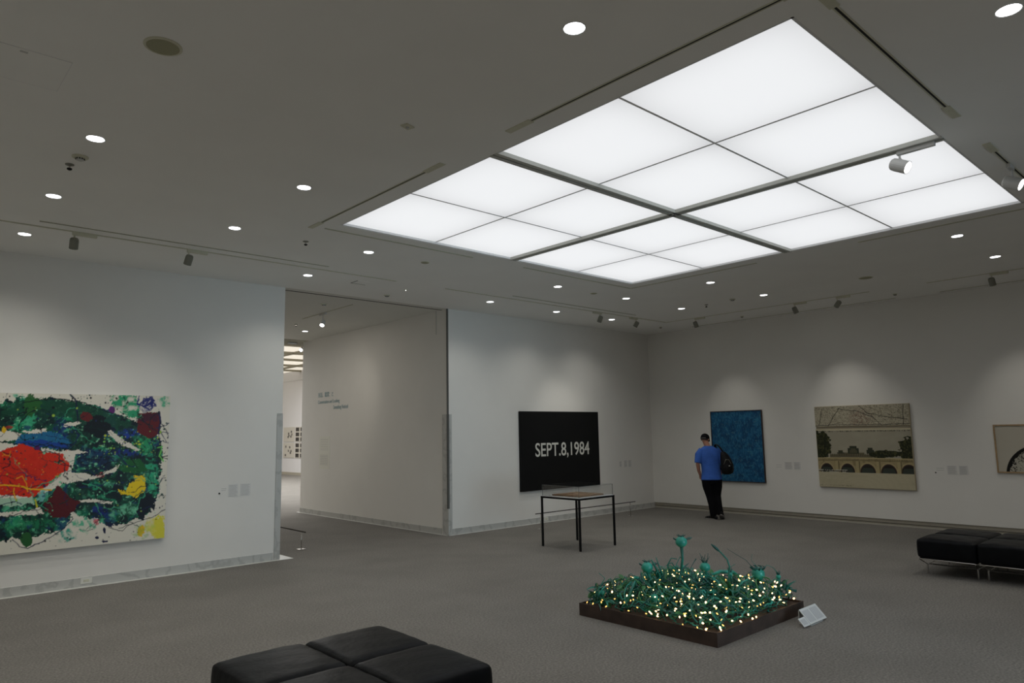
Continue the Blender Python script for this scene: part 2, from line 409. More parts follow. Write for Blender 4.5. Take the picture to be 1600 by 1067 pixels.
# marble corner guards on both jambs, 2.15 m high
struct('trim_5', B((OX0 - .085, OX0 + .004, YL - .015, YL + .2, 0, 2.15), bev=.002), marble)
struct('trim_6', B((OX1 - .014, OX1 + .075, YL - .016, YL + .02, 0, 2.15), (OX1 - .014, OX1 + .02, YL + .02, YL + .16, 0, 2.15), bev=.002), marble)
# shutter guide: dark slot running down the jamb corner
struct('trim_7', B((OX1 - .018, OX1 + .014, YL - .019, YL + .02, 0.47, 2.15), (OX1 - .006, OX1 + .016, YL - .006, YL + .03, 2.15, H)), mat('guide_grey', (0.10, 0.105, 0.10), 0.6))
struct('trim_8', B((OX0, OX1, YL + .16, YL + .19, H - .004, H + .01)), groovem)
struct('trim_9', B((OX1 - .006, OX1 + .002, YL + .34, YL + .348, 3.65, H)), mat('seam_grey', (0.4, 0.4, 0.38), 0.8))

# far gallery beyond the lobby
struct('wall_far', B((15.0, 15.3, 12, 37, 0, 4.9)), mat('far_wall', (0.68, 0.67, 0.675), 0.85, spec=0.2))
struct('wall_far_end', B((-3, 15.3, 36.5, 36.8, 0, 5.0)), wallm)
struct('baseboard_far', B((14.98, 15.01, 12, 36.5, 0, 0.13)), plinthm)
struct('trim_10', B((14.985, 15.01, 12, 36.5, 4.45, 4.47)), mullm)
struct('ceiling_soffit', B((-3, 15.0, YLOB, 17.3, H + .06, H + .5), (-3, 15.0, YLOB, YLOB + .04, H, H + .5)), fasc)
fc = thing('luminous_ceiling', 'pale luminous grid ceiling of the far gallery beyond the lobby', 'ceiling light', (5.5, 27, 4.9))
obj('diffuser', B((-8.5, 9.5, -9.7, 9.5, 0.0, .04)), louver, fc)
for k in range(9):
    obj('beam', B((-8.5, 9.5, -9.0 + k * 2.2, -8.86 + k * 2.2, -.08, 0)), mat('far_beam', (0.25, 0.23, 0.17), .7) if k == 0 else MATS['far_beam'], fc)
for k in range(8):
    obj('cross_bar', B((-7.5 + k * 2.25, -7.4 + k * 2.25, -9.7, 9.5, -.07, 0.0)), MATS['far_beam'], fc)

# ================================================================== LUMINOUS CEILING OF THE ROOM
sk = thing('luminous_ceiling', 'large square luminous ceiling of sixteen white panels over the main gallery', 'ceiling light', (XM, YM, H))
pw = (XB - XA) / 4; ph = (YB - YA) / 4
pme = None
g = 0.009
for i in range(4):
    for j in range(4):
        if pme is None:
            o = obj('panel', B((-pw / 2 + g, pw / 2 - g, -ph / 2 + g, ph / 2 - g, .03, .045)), diffm, sk); pme = o.data
        else: o = link('panel', pme, sk)
        o.location = ((i - 1.5) * pw, (j - 1.5) * ph, 0)
hx, hy = (XB - XA) / 2, (YB - YA) / 2
def beam_bm(L, along):
    bm = bmesh.new()
    for a, b, z0, z1, mi in ((-.052, -.009, -.006, .05, 0), (.009, .052, -.006, .05, 0), (-.009, .009, .004, .05, 1)):
        add_box(bm, *((-L, L, a, b) if along == 'x' else (a, b, -L, L)), z0, z1, mi)
    return bm
obj('beam', beam_bm(hx, 'x'), beamm, sk, mats=[beamm, groovem])
obj('beam', beam_bm(hy, 'y'), beamm, sk, mats=[beamm, groovem])
for sx in (-.5, .5):
    obj('mullion', B((sx * hx - .010, sx * hx + .010, -hy, hy, .0262, .0292)), mullg, sk)
    obj('mullion', B((-hx, hx, sx * hy - .010, sx * hy + .010, .0258, .0288)), mullg, sk)
bm = bmesh.new(); e = .022
for a in ((-hx, -hx + e, -hy, hy), (hx - e, hx, -hy, hy), (-hx, hx, -hy, -hy + e), (-hx, hx, hy - e, hy)): add_box(bm, *a, .004, .032)
obj('frame', bm, mullm, sk)
obj('light_box', B((-hx - .02, hx + .02, -hy - .02, hy + .02, .26, .3)), fixw, sk)

# ================================================================== CEILING TRACKS
def track(x0, x1, y0, y1, label, group=None, ends=(1, 1), wd=.034, slim=False, name='lighting_track'):
    along = (x1 - x0) > (y1 - y0)
    cx, cy = (x0 + x1) / 2, (y0 + y1) / 2; L = max(x1 - x0, y1 - y0) / 2
    t = thing(name, label, 'lighting track' if name == 'lighting_track' else 'air slot', (cx, cy, H), 0 if along else pi / 2, group)
    if slim:
        obj('slot', B((-L, L, -.011, .011, -.0015, .004)), groovem, t)
        obj('edge', B((-L, L, -.016, -.011, -.004, .003), (-L, L, .011, .016, -.004, .003)), beige, t)
    else:
        obj('rail', B((-L, L, -wd / 2, -wd / 4.2, -.005, .003), (-L, L, wd / 4.2, wd / 2, -.005, .003)), beige, t)
        obj('slot', B((-L, L, -wd / 4.2, wd / 4.2, -.0015, .004)), groovem, t)
        for s, e_ in ((-1, ends[0]), (1, ends[1])):
            if e_:
                bb = B((-.13, .13, -.03, .03, -.007, .003), (-.05, -.03, -.008, .008, -.009, -.006), bev=.002, seg=1)
                bmesh.ops.translate(bb, verts=bb.verts[:], vec=(s * (L + .07), 0, 0)); obj('end_cap', bb, beige, t)
    return t
TR = [(3.47, 3.50, 5.30, 6.85, 0), ]
track(3.485, 3.485, 4.85, 6.90, 'dark track slot left of the luminous ceiling, its farther half')
track(3.485, 3.485, 1.55, 3.62, 'dark track slot left of the luminous ceiling, its nearer half')
track(3.62, 5.75, 7.02, 7.02, 'track slot along the far left edge of the luminous ceiling', ends=(0, 0))
track(6.66, 9.05, 7.02, 7.02, 'track slot along the far edge of the luminous ceiling meeting the corner', ends=(0, 0))
track(9.06, 9.06, 4.81, 7.02, 'track slot beyond the luminous ceiling, running away from its far corner', ends=(0, 0))
track(9.06, 9.06, 1.6, 3.43, 'track slot beyond the luminous ceiling at the right edge of the photo', ends=(0, 0))
track(3.72, 5.70, 1.45, 1.45, 'beige-edged track slot right of the luminous ceiling in the nearest corner')
track(6.86, 8.9, 1.45, 1.45, 'short-looking track slot right of the luminous ceiling carrying a spotlight')
track(-1.0, 5.75, 8.85, 8.85, 'long track slot parallel to the wall with the colourful painting', ends=(0, 0))
track(6.67, 12.60, 8.85, 8.85, 'long track slot parallel to the wall with the black painting', ends=(0, 0))
track(12.60, 12.60, 4.66, 8.85, 'track slot parallel to the right wall, left of the bridge picture', ends=(0, 0))
track(12.60, 12.60, -1.0, 3.76, 'track slot parallel to the right wall near the photo right edge', ends=(0, 0))
track(1.19, 4.52, 8.63, 8.63, 'thin air slot beside the track over the colourful painting', slim=True, name='air_slot')
track(7.93, 11.28, 8.64, 8.64, 'thin air slot beside the track over the black painting', slim=True, name='air_slot')
track(13.65, 13.65, 4.60, 8.9, 'thin air slot close to the right wall above the blue painting', slim=True, name='air_slot')
track(13.65, 13.65, 0, 3.88, 'thin air slot close to the right wall above the wood-framed drawing', slim=True, name='air_slot')
track(6.20, 6.20, 10.95, 12.88, 'short track on the lobby ceiling behind the wall opening', ends=(0, 0))

# ================================================================== DOWNLIGHTS
def downlight():
    t = thing('downlight', '', 'downlight')
    bm = bmesh.new(); n = 28
    prof = [(.060, -.001), (.0665, -.004), (.068, 0.002), (.060, 0.002)]
    rings = [[bm.verts.new((r * cos(2 * pi * k / n), r * sin(2 * pi * k / n), z)) for k in range(n)] for r, z in prof]
    for a, b in zip(rings, rings[1:] + rings[:1]):
        for k in range(n): bm.faces.new((a[k], a[(k + 1) % n], b[(k + 1) % n], b[k]))
    obj('rim', bm, fixw, t, smooth=False)
    obj('lens', LA([(.060, -.0025), (.060, 0.003)], 24), lensm, t)
    return t
d0 = None
DL = [(2.84, 2.53, 'large-looking round downlight left of the luminous ceiling near the photo top'),
      (4.56, .82, 'round downlight in the top right corner of the photo'),
      (1.14, 5.95, 'round downlight at far left above the two small ceiling sensors'),
      (1.15, 7.65, 'round downlight at far left just below the small ceiling sensors'),
      (1.15, 9.30, 'round downlight nearest the colourful painting, at the left edge of the photo'),
      (2.85, 5.95, 'round downlight between the ceiling sensors and the luminous ceiling corner'),
      (2.85, 7.63, 'round downlight above the track spotlights of the colourful painting, mid left'),
      (4.54, 7.63, 'round downlight just below the left corner of the luminous ceiling'),
      (4.54, 9.30, 'round downlight just above the left jamb of the wall opening'),
      (8.00, 7.65, 'round downlight below the far left edge of the luminous ceiling'),
      (7.99, 9.30, 'round downlight above the right jamb pillar of the opening'),
      (9.69, 9.32, 'round downlight over the wall with the black painting, left one'),
      (9.69, 7.62, 'round downlight straight below the far corner of the luminous ceiling'),
      (11.32, 9.30, 'round downlight over the wall with the black painting, right one'),
      (9.71, 5.95, 'round downlight just past the right side of the luminous ceiling far corner'),
      (11.39, 5.95, 'round downlight above the blue painting, right one of two'),
      (11.38, 7.63, 'round downlight above the blue painting, left one of two'),
      (9.74, 2.52, 'round downlight right of the luminous ceiling, the upper of the right-hand pair'),
      (11.40, 2.52, 'round downlight right of the luminous ceiling, the lower of the right-hand pair'),
      (7.00, 14.42, 'small dim downlight on the lobby ceiling seen through the opening')]
for x, y, lb in DL:
    if d0 is None: d0 = t = downlight()
    else: t = copy_tree(d0)
    t.location = (x, y, H); t['label'] = lb; t['group'] = 'round ceiling downlights'
    if y < 12: spot_light('downlight_beam', (x, y, H - .02), (x, y, 0), DOWN_W * (1.3 if x < 5 else 1), 135, (1, .975, .905), 1.0, .05)
for x, y, w_ in ((1.14, .82, 'nearest the camera, above and behind it'), (1.14, 2.53, 'above the camera'), (-.56, 5.95, 'past the left edge'), (-.56, 9.3, 'past the left edge, by the painting wall'), (11.4, .82, 'past the right edge, near the right wall'), (9.74, .82, 'past the right edge, farther from the right wall'), (8.0, -.9, 'far past the right edge'),
                (2.84, .82, 'over the camera, in the second column'), (-.56, .82, 'behind the camera, by the near wall'), (-.56, 2.53, 'left of the camera, second row'), (-.56, 4.24, 'left of the camera, third row'), (-.56, 7.65, 'past the left edge, near the painting wall'), (1.14, -.9, 'behind the camera, first column'), (2.84, -.9, 'behind the camera, second column'), (4.56, -.9, 'behind the camera, third column'), (6.26, -.9, 'behind the camera, fourth column')):    # beyond the frame, same grid: unseen lamps added to brighten the room
    t = copy_tree(d0); t.location = (x, y, H); t['label'] = 'unseen round downlight added for light, ' + w_; t['group'] = 'round ceiling downlights'
    spot_light('downlight_beam', (x, y, H - .02), (x, y, 0), DOWN_W * .9, 135, (1, .975, .905), 1.0, .05)

# ================================================================== TRACK SPOTLIGHTS
def spotlight(x, y, track_dir, aim, label, dark=False, power=0, angle=40, drop=.14, adapt=.22, off=0.0, col=(1, .96, .88), k=1.0):
    t = thing('track_spotlight', label, 'spotlight', (x, y, H), 0, 'track spotlights')
    L = adapt
    a0 = off
    if track_dir == 'x': ab = B((a0 - .02, a0 + L, -.019, .019, -.042, -.004), bev=.004, seg=1)
    else: ab = B((-.019, .019, a0 - L, a0 + .02, -.042, -.004), bev=.004, seg=1)
    obj('adapter', ab, beige if dark else fixw, t)
    hc = Vector((0, 0, -drop)); d = (Vector(aim) - Vector((x, y, H - drop))).normalized()
    st = bmesh.new(); add_tube(st, [(0, 0, -.035), (0, 0, -drop + .045)], .009, 8); add_tube(st, [(0, 0, -drop + .06), (0, 0, -drop)], .016, 8)
    obj('stem', st, beige if dark else fixw, t)
    q = to_z(d)
    hd = bmesh.new(); add_lathe(hd, [(.034 * k, -.065 * k), (.042 * k, -.055 * k), (.045 * k, -.03 * k), (.045 * k, .055 * k), (.041 * k, .055 * k), (.039 * k, .045 * k)], 20, c=hc, rot=q)
    obj('lamp_head', hd, fixd if dark else fixw, t, smooth=False)
    ln = bmesh.new(); add_lathe(ln, [(.040 * k, .05 * k), (.040 * k, .054 * k)], 20, c=hc, rot=q)
    obj('lens', ln, spotlens, t)
    if power > 0:
        p = Vector((x, y, H - drop)) + d * .075
        spot_light('spot_beam', p, aim, power, angle * 1.35, col, 1.0).parent = None
    return t
W = SPOT_W
spotlight(1.55, 8.85, 'x', (1.7, YL, 1.35), 'dark track spotlight over the colourful painting, the left one', True, W * .62, 52)
spotlight(2.76, 8.85, 'x', (2.5, YL, 1.35), 'dark track spotlight over the colourful painting, the right one', True, W * .62, 52)
spotlight(.2, 8.85, 'x', (.6, YL, 1.35), 'track spotlight over the colourful painting, outside the photo', True, W * .5, 52)
spotlight(10.42, 8.85, 'x', (10.7, YL, 1.5), 'small track spotlight over the black painting, the left one', True, W * .8, 42, off=-.18)
spotlight(11.55, 8.85, 'x', (11.0, YL, 1.5), 'small track spotlight over the black painting, the right one', True, W * .35, 42, off=-.18)
spotlight(12.60, 8.12, 'y', (XR, 8.0, 1.5), 'small track spotlight at the corner end of the right wall track', True, W * .45, 42)
spotlight(12.60, 5.98, 'y', (XR, 5.45, 1.45), 'small track spotlight left of centre over the right wall', True, W * .8, 46)
spotlight(12.60, 5.20, 'y', (XR, 7.9, 1.5), 'small track spotlight right of centre over the right wall', True, W * .35, 36)
spotlight(12.60, 2.86, 'y', (XR, 2.75, 1.45), 'small track spotlight over the wood-framed drawing', True, W * .6, 44)
spotlight(6.26, 1.98, 'y', (6.20, 1.10, 3.45), 'white spotlight hanging from the cross beam of the luminous ceiling', False, 0, drop=.135, adapt=.27, off=.0, k=1.2)
bpy.context.view_layer.update()
spotlight(7.44, 1.45, 'x', (7.40, .58, 3.45), 'white spotlight at the right edge of the photo', False, 0, drop=.16, adapt=.12, off=-.10, k=1.2)
spotlight(6.20, 12.05, 'y', (5.0, 10.9, 2.0), 'bright white spotlight on the lobby track facing the room', False, W * .25, 60, drop=.2, off=.1)
spotlight(8.05, 16.75, 'x', (7.2, 15.9, 3.5), 'white spotlight at the edge of the far gallery ceiling', False, 0, drop=.17, off=-.35).location.z = H + .062
spot_light('lobby_wall_wash', (6.2, 11.6, 3.9), (7.85, 14.6, 1.9), 30, 60, (1, .93, .82), 0.9)

# ================================================================== SMALL CEILING FIXTURES
def round_grille(x, y, r, label):
    t = thing('ceiling_speaker', label, 'speaker', (x, y, H))
    obj('rim', LA([(r * 1.0, .002), (r * 1.0, -.004), (r * .86, -.008), (r * .84, -.004)], 32), beige, t)
    obj('grille', LA([(r * .85, -.003), (r * .85, -.0075), (r * .5, -.010)], 32), grillm, t)
round_grille(1.13, 4.24, .105, 'round olive ceiling speaker at the upper left of the photo')
round_grille(11.36, 4.23, .105, 'faint round ceiling speaker above the bridge picture')
round_grille(8.88, 7.66, .06, 'small flush round disc between two downlights below the luminous ceiling corner')
round_grille(5.41, 7.63, .06, 'small flush round disc below the left edge of the luminous ceiling')
def detector(x, y, label, r=.06):
    t = thing('smoke_detector', label, 'detector', (x, y, H), 0, 'smoke detectors')
    obj('base', LA([(r, .002), (r, -.008), (r * .8, -.016)], 24), beige, t)
    obj('sensor', LA([(r * .5, -.012), (r * .5, -.028), (r * .3, -.036)], 16), fixw, t)
    b = bmesh.new()
    for k in range(10):
        a = 2 * pi * k / 10; c = Vector((cos(a) * r * .51, sin(a) * r * .51, -.022)); add_box(b, c.x - .004, c.x + .004, c.y - .004, c.y + .004, c.z - .005, c.z + .005)
    obj('vents', b, groovem, t)
detector(1.13, 6.42, 'beige smoke detector at far left between the downlights')
detector(6.22, 9.86, 'smoke detector above the wall opening in front of the lobby', .05)
detector(11.30, 6.50, 'smoke detector above the blue painting beside the sprinkler', .05)
detector(5.78, 11.2, 'smoke detector on the lobby ceiling', .06)
detector(13.06, 9.33, 'pale small sensor in the ceiling corner of the room', .035)
detector(13.2, 7.4, 'pale small sensor between track and wall above the visitor', .035)
detector(13.2, 4.45, 'pale small sensor between track and wall near the bridge picture', .035)
def sprinkler(x, y, label):
    t = thing('sprinkler', label, 'sprinkler', (x, y, H), 0, 'ceiling sprinklers')
    obj('plate', LA([(.035, .002), (.033, -.006), (.016, -.012)], 20), fixd, t)
    obj('head', LA([(.007, -.01), (.007, -.028), (.02, -.034), (.02, -.037), (.006, -.045)], 14), chrome, t)
    obj('deflector', LA([(.019, -.040), (.021, -.044), (.008, -.052)], 14), blackst, t)
sprinkler(1.10, 6.66, 'dark sprinkler beside the smoke detector at far left')
sprinkler(3.70, 7.65, 'dark sprinkler between two downlights left of the luminous ceiling')
sprinkler(11.40, 7.10, 'dark sprinkler above the blue painting')
sprinkler(6.4, 13.6, 'dark sprinkler on the lobby ceiling beside the bright spotlight')
t = thing('ceiling_hatch', 'square flush access panel outlined in the ceiling at the left edge of the photo', 'access panel', (.53, 5.03, H))
obj('cover', B((-.24, .24, -.235, .235, -.0015, .003)), ceilm, t)
bm = bmesh.new()
for a in ((-.243, .243, -.238, -.235), (-.243, .243, .235, .238), (-.243, -.24, -.238, .238), (.24, .243, -.238, .238)): add_box(bm, *a, -.0022, .003)
obj('edge', bm, mullm, t)
obj('latch', B((-.02, .02, -.21, -.19, -.004, .0), bev=.001, seg=1), fixw, t)
t = thing('slotted_hatch', 'narrow slotted ceiling hatch above the opening', 'access panel', (5.40, 9.27, H))
obj('cover', B((-.12, .12, -.1, .1, -.002, .003)), ceilm, t)
obj('slot', B((-.12, .12, .1, .108, -.004, .003), (-.128, -.12, -.1, .108, -.004, .003)), groovem, t)
t = thing('ceiling_sensor', 'small square white sensor plate alone on the ceiling left of the luminous ceiling', 'sensor', (2.84, 4.23, H), .3)
obj('plate', B((-.045, .045, -.035, .035, -.008, .002), bev=.003, seg=1), beige, t)
obj('sensor', LA([(.014, -.006), (.012, -.018), (.005, -.022)], 14), fixw, t)
t = thing('pin_light', 'tiny bright pin light in the ceiling above the opening', 'downlight', (6.23, 9.32, H))
obj('rim', LA([(.03, .002), (.03, -.004), (.012, -.006)], 16), beige, t)
obj('lens', LA([(.008, -.005), (.006, -.010)], 10), spotlens, t)

# ================================================================== BENCHES
def cushion_bm(lx, ly, z0, z1, r=.036, puff=.012, n=14):
    bm = bmesh.new(); bmesh.ops.create_cube(bm, size=2.0)
    bmesh.ops.subdivide_edges(bm, edges=bm.edges[:], cuts=n, use_grid_fill=True)
    hz = (z1 - z0) / 2; h = Vector((lx / 2, ly / 2, hz))
    for v in bm.verts:
        # denser verts near the edges
        p = Vector([h[i] * math.copysign(abs(v.co[i]) ** 0.75, v.co[i]) for i in range(3)])
        q = Vector([max(-h[i] + r, min(h[i] - r, p[i])) for i in range(3)]); d = p - q
        p = q + (d.normalized() * r if d.length > 1e-9 else d)
        u, w_ = p.x / h.x, p.y / h.y
        if p.z > 0: p.z += puff * (1 - abs(u) ** 3) * (1 - abs(w_) ** 3) + .003 * sin(u * 5 + w_ * 3) * sin(w_ * 7 - u * 2)
        sd = (1 - (p.z / hz) ** 2) * .008
        p.x += math.copysign(sd, p.x) * (abs(u) > .9); p.y += math.copysign(sd, p.y) * (abs(w_) > .9)
        v.co = p + Vector((0, 0, (z0 + z1) / 2))
    return bm
def bench(x0, y1, wy, lx, label, group, seat=.448, bottom=.205):
    """two square cushions one behind the other along x on a wire frame"""
    t = thing('leather_bench', label, 'bench', (x0, y1 - wy / 2, 0), 0, group)
    for k in range(2):
        c = obj('cushion', cushion_bm(lx / 2 - .010, wy - .016, bottom, seat - .012), leather, t, smooth=True); c.location = (lx / 4 + k * lx / 2, 0, 0)
    hw = wy / 2 - .05
    obj('support_plate', B((.03, lx - .03, -wy / 2 + .03, wy / 2 - .03, bottom - .012, bottom + .01), bev=.003, seg=1), blackst, t)
    obj('edge_rail', T([(.02, -wy / 2 + .02, bottom - .008), (lx - .02, -wy / 2 + .02, bottom - .008), (lx - .02, wy / 2 - .02, bottom - .008), (.02, wy / 2 - .02, bottom - .008), (.02, -wy / 2 + .02, bottom - .008)], .006, 8), chrome, t)
    for sy in (-1, 1):
        for x in (.2, lx - .2):
            obj('leg', T([(x, sy * hw, .0), (x, sy * hw, .125)], .011, 10), chrome, t)
        b = bmesh.new()
        add_tube(b, [(.02, sy * (wy / 2 - .02), bottom - .01), (.2, sy * hw, .11), (lx - .2, sy * hw, .11), (lx - .02, sy * (wy / 2 - .02), bottom - .01)], .006, 8)
        obj('side_rod', b, chrome, t)
    for x in (.2, lx - .2):
        obj('cross_rod', T([(x, -hw, .115), (x, hw, .115)], .008, 8), chrome, t)
    return t
g1 = 'near pair of black leather benches'; g2 = 'right-hand pair of black leather benches'
bench(1.665, 4.63, .635, 1.215, 'black leather two-cushion bench in the foreground, the farther left half of the pair', g1)
bench(1.665, 3.995, .635, 1.215, 'black leather two-cushion bench in the foreground, the nearer right half of the pair', g1)
bench(9.55, 3.24, .635, 1.19, 'black leather bench on chrome legs at the right, the left one of the pair', g2)
bench(9.55, 2.60, .635, 1.19, 'black leather bench on chrome legs at the right, cut by the photo edge', g2)

# ================================================================== DISPLAY TABLE WITH ACRYLIC CASE
tx0, tx1, ty0, ty1, tz = 8.07, 8.905, 7.39, 8.22, .785
t = thing('display_table', 'square black steel-framed display table with white top before the black painting', 'table', ((tx0 + tx1) / 2, (ty0 + ty1) / 2, 0))
a = (tx1 - tx0) / 2; b_ = (ty1 - ty0) / 2; lw = .029
for sx in (-1, 1):
    for sy in (-1, 1):
        obj('leg', B((sx * a - (lw if sx > 0 else 0), sx * a + (lw if sx < 0 else 0), sy * b_ - (lw if sy > 0 else 0), sy * b_ + (lw if sy < 0 else 0), 0.006, tz - .03), bev=.002, seg=1), blackst, t)
        obj('foot', LA([(.012, 0), (.012, .007)], 10, c=(sx * (a - lw / 2), sy * (b_ - lw / 2), 0)), fixd, t)
bm = bmesh.new()
for q in ((-a, a, -b_, -b_ + lw), (-a, a, b_ - lw, b_), (-a, -a + lw, -b_ + lw, b_ - lw), (a - lw, a, -b_ + lw, b_ - lw)): add_box(bm, *q, tz - .03, tz - .002)
obj('frame', bm, blackst, t)
obj('tabletop', B((-a + .012, a - .012, -b_ + .012, b_ - .012, tz - .01, tz + .004), bev=.002, seg=1), tabletop_m, t)
cs = thing('acrylic_case', 'clear acrylic cover box standing on the white display table', 'display case', ((tx0 + tx1) / 2, (ty0 + ty1) / 2, tz + .005))
ch = .165; A1 = a - .02; B1 = b_ - .02; th = .006
obj('side_pane', B((-A1, A1, -B1, -B1 + th, 0, ch)), acryl, cs); obj('side_pane', B((-A1, A1, B1 - th, B1, 0, ch)), acryl, cs)
obj('side_pane', B((-A1, -A1 + th, -B1 + th, B1 - th, 0, ch)), acryl, cs); obj('side_pane', B((A1 - th, A1, -B1 + th, B1 - th, 0, ch)), acryl, cs)
obj('top_pane', B((-A1, A1, -B1, B1, ch, ch + th)), acryl, cs)
bm = bmesh.new()
for sx in (-1, 1):
    for sy in (-1, 1): add_box(bm, sx * A1 - .0009, sx * A1 + .0009, sy * B1 - .0009, sy * B1 + .0009, 0, ch + th)
for sy in (-1, 1):
    add_box(bm, -A1, A1, sy * B1 - .0009, sy * B1 + .0009, ch + .003, ch + .005); add_box(bm, sy * A1 - .0009, sy * A1 + .0009, -B1, B1, ch + .003, ch + .005)
obj('polished_edge', bm, acryl_edge, cs)
pr = thing('paper_exhibit', 'brown paper folder with a pale printed strip lying under the acrylic cover', 'exhibit', (8.50, 7.81, tz + .005))
obj('backing', B((-.29, .29, -.29, .29, 0, .018), bev=.002, seg=1), kraft, pr)
obj('left_sheet', B((-.27, -.01, -.26, .26, .018, .022)), mat('tan_sheet', (.36, .22, .12), .8, var=.1, scale=16), pr)
obj('right_sheet', B((.01, .27, -.26, .26, .018, .022)), mat('pale_tan_sheet', (.40, .27, .16), .8, var=.1, scale=16), pr)
bm = bmesh.new()
for k in range(7): add_box(bm, -.25 + (k % 2) * .28, -.05 + (k % 2) * .28, -.22 + k * .065, -.2 + k * .065, .022, .0235)
obj('printed_lines', bm, mat('faded_ink', (.2, .12, .07), .8), pr)

# ================================================================== LOW BARRIERS
def barrier(p0, p1, posts, z, label, square=False):
    t = thing('floor_barrier', label, 'barrier', ((p0[0] + p1[0]) / 2, (p0[1] + p1[1]) / 2, 0), 0, 'low rod barriers')
    c = Vector(t.location)
    obj('rod', T([Vector((*p0, z)) - c, Vector((*p1, z)) - c], .009, 10), mat('bronze_rod', (.05, .042, .035), .4, metal=.6) if 'bronze_rod' not in MATS else MATS['bronze_rod'], t, smooth=True)
    for p in posts:
        q = Vector((*p, 0)) - c
        po = obj('post', T([q + Vector((0, 0, .012)), q + Vector((0, 0, z))], .0075, 10), chrome, t, smooth=True)
        if square: obj('base_plate', B((q.x - .055, q.x + .055, q.y - .055, q.y + .055, 0, .014), bev=.003, seg=1), chrome, t)
        else: obj('base_plate', LA([(.062, 0), (.062, .007), (.02, .014)], 24, c=q), chrome, t)
barrier((9.32, 9.64), (12.27, 9.62), ((9.45, 9.64), (12.10, 9.62)), .29, 'low rod barrier on two slim posts in front of the black painting')
barrier((5.29, 10.74), (5.31, 13.2), ((5.29, 10.88), (5.31, 12.9)), .285, 'low rod barrier just inside the lobby behind the left jamb', True)

# ================================================================== PAINTINGS
# ---- large colourful abstract on the left wall
px0, px1, pz0, pz1, pd = -1.05, 3.035, .495, 2.375, .055
pt = thing('abstract_painting', 'huge abstract canvas of green washes, red and yellow paint splashes on the left wall', 'painting', ((px0 + px1) / 2, YL, (pz0 + pz1) / 2))
pc = Vector(pt.location)
obj('canvas', B((px0 - pc.x, px1 - pc.x, -pd, -.004, pz0 - pc.z, pz1 - pc.z), bev=.004, seg=1), mat('canvas_side', (.5, .49, .45), .8), pt)
hm = [703.47792, 43.13462, -908.44066, 18.72698, -573.50479, 1401.52398, 0.0915, 0.01752, 1.0]
xs = np.linspace(px0, px1, 640); zs = np.linspace(pz0, pz1, 300); XX, ZZ = np.meshgrid(xs, zs)
den = hm[6] * XX + hm[7] * ZZ + hm[8]
CX = (hm[0] * XX + hm[1] * ZZ + hm[2]) / den; CY = (hm[3] * XX + hm[4] * ZZ + hm[5]) / den
cv = Canvas(CX, CY, (226, 222, 208)); cv.px = 4.0
mass = [(-1800, 200), (-900, 130), (-300, 140), (0, 112), (120, 88), (330, 86), (480, 110), (640, 160), (760, 205), (830, 235), (900, 300), (950, 350), (960, 440), (950, 560), (930, 680), (900, 740), (830, 800), (700, 835), (640, 850), (560, 800), (430, 770), (370, 860), (250, 890), (150, 920), (0, 925), (-600, 960), (-1200, 880), (-1800, 900)]
mk = cv.poly(mass, 22, 3)
n1 = fbm(CX * .012, CY * .016, 21, 5); n2 = fbm(CX * .03, CY * .03, 22, 5); n3 = fbm(CX * .008, CY * .011, 23, 4); n4 = fbm(CX * .07, CY * .07, 24, 4)
cv.mix(mk, (12, 80, 58))
cv.mix(mk * np.clip((n1 - .55) * 9, 0, 1), (30, 142, 102))
cv.mix(mk * np.clip((n2 - .60) * 9, 0, 1) * .8, (95, 195, 150))
cv.mix(mk * np.clip((.52 - n3) * 10, 0, 1) * .9, (8, 42, 40))
cv.mix(mk * np.clip((n3 - .58) * 12, 0, 1) * .8, (18, 50, 105))
cv.mix(mk * np.clip((.45 - n2) * 12, 0, 1) * .9, (7, 22, 36))
cv.mix(mk * np.clip((n4 - .70) * 14, 0, 1) * .9, (140, 215, 170))
def P(pts, c, amp=10, seed=1, a=1.0, freq=.035): cv.mix(cv.poly(pts, amp * 1.5, seed, freq) * a, c)
def Bl(cx, cy, rx, ry, c, amp=.25, seed=1, a=1.0, soft=.06, freq=.045):
    m_ = cv.blot(cx, cy, rx, ry, amp * 1.5, seed, freq, soft)
    if soft > .15: m_ = m_ * np.clip((fbm(CX * .06, CY * .06, seed + 3, 3) - .32) * 4, .15, 1)
    cv.mix(m_ * a, c)
def Sk(pts, wd, c, seed=1, amp=6.0): cv.mix(cv.stroke(pts, wd, seed, amp), c)
cream = (226, 222, 208)
# light and dark regional washes
P([(0, 130), (140, 100), (330, 95), (470, 110), (620, 170), (800, 250), (700, 260), (400, 200), (150, 190), (0, 200)], (16, 74, 52), 12, 31, .85)
Bl(250, 200, 130, 60, (10, 52, 50), .5, 32, .8, .3)
Bl(180, 215, 55, 35, (60, 175, 130), .4, 33, .9, .3)
P([(100, 300), (280, 285), (420, 310), (420, 375), (180, 372), (80, 345)], (30, 110, 160), 12, 34, .85)
P([(90, 345), (240, 330), (400, 360), (395, 385), (180, 372)], (20, 60, 150), 8, 35, .9)
Bl(560, 470, 150, 65, (12, 32, 62), .5, 36, .95, .25)
Bl(380, 270, 60, 50, (15, 40, 120), .5, 37, .8, .3)
Bl(460, 320, 80, 80, (12, 62, 48), .4, 38, .9, .2)
Bl(760, 300, 70, 30, (30, 60, 170), .5, 39, .8, .4)
Bl(730, 415, 120, 25, (25, 50, 150), .6, 40, .7, .4)
Bl(860, 360, 70, 60, (40, 165, 105), .5, 41, .8, .4)
Bl(600, 760, 90, 40, (20, 40, 130), .6, 42, .8, .3)
Bl(480, 840, 90, 50, (60, 180, 140), .5, 43, .9, .4)
Bl(390, 900, 60, 40, (40, 160, 140), .5, 44, .9, .4)
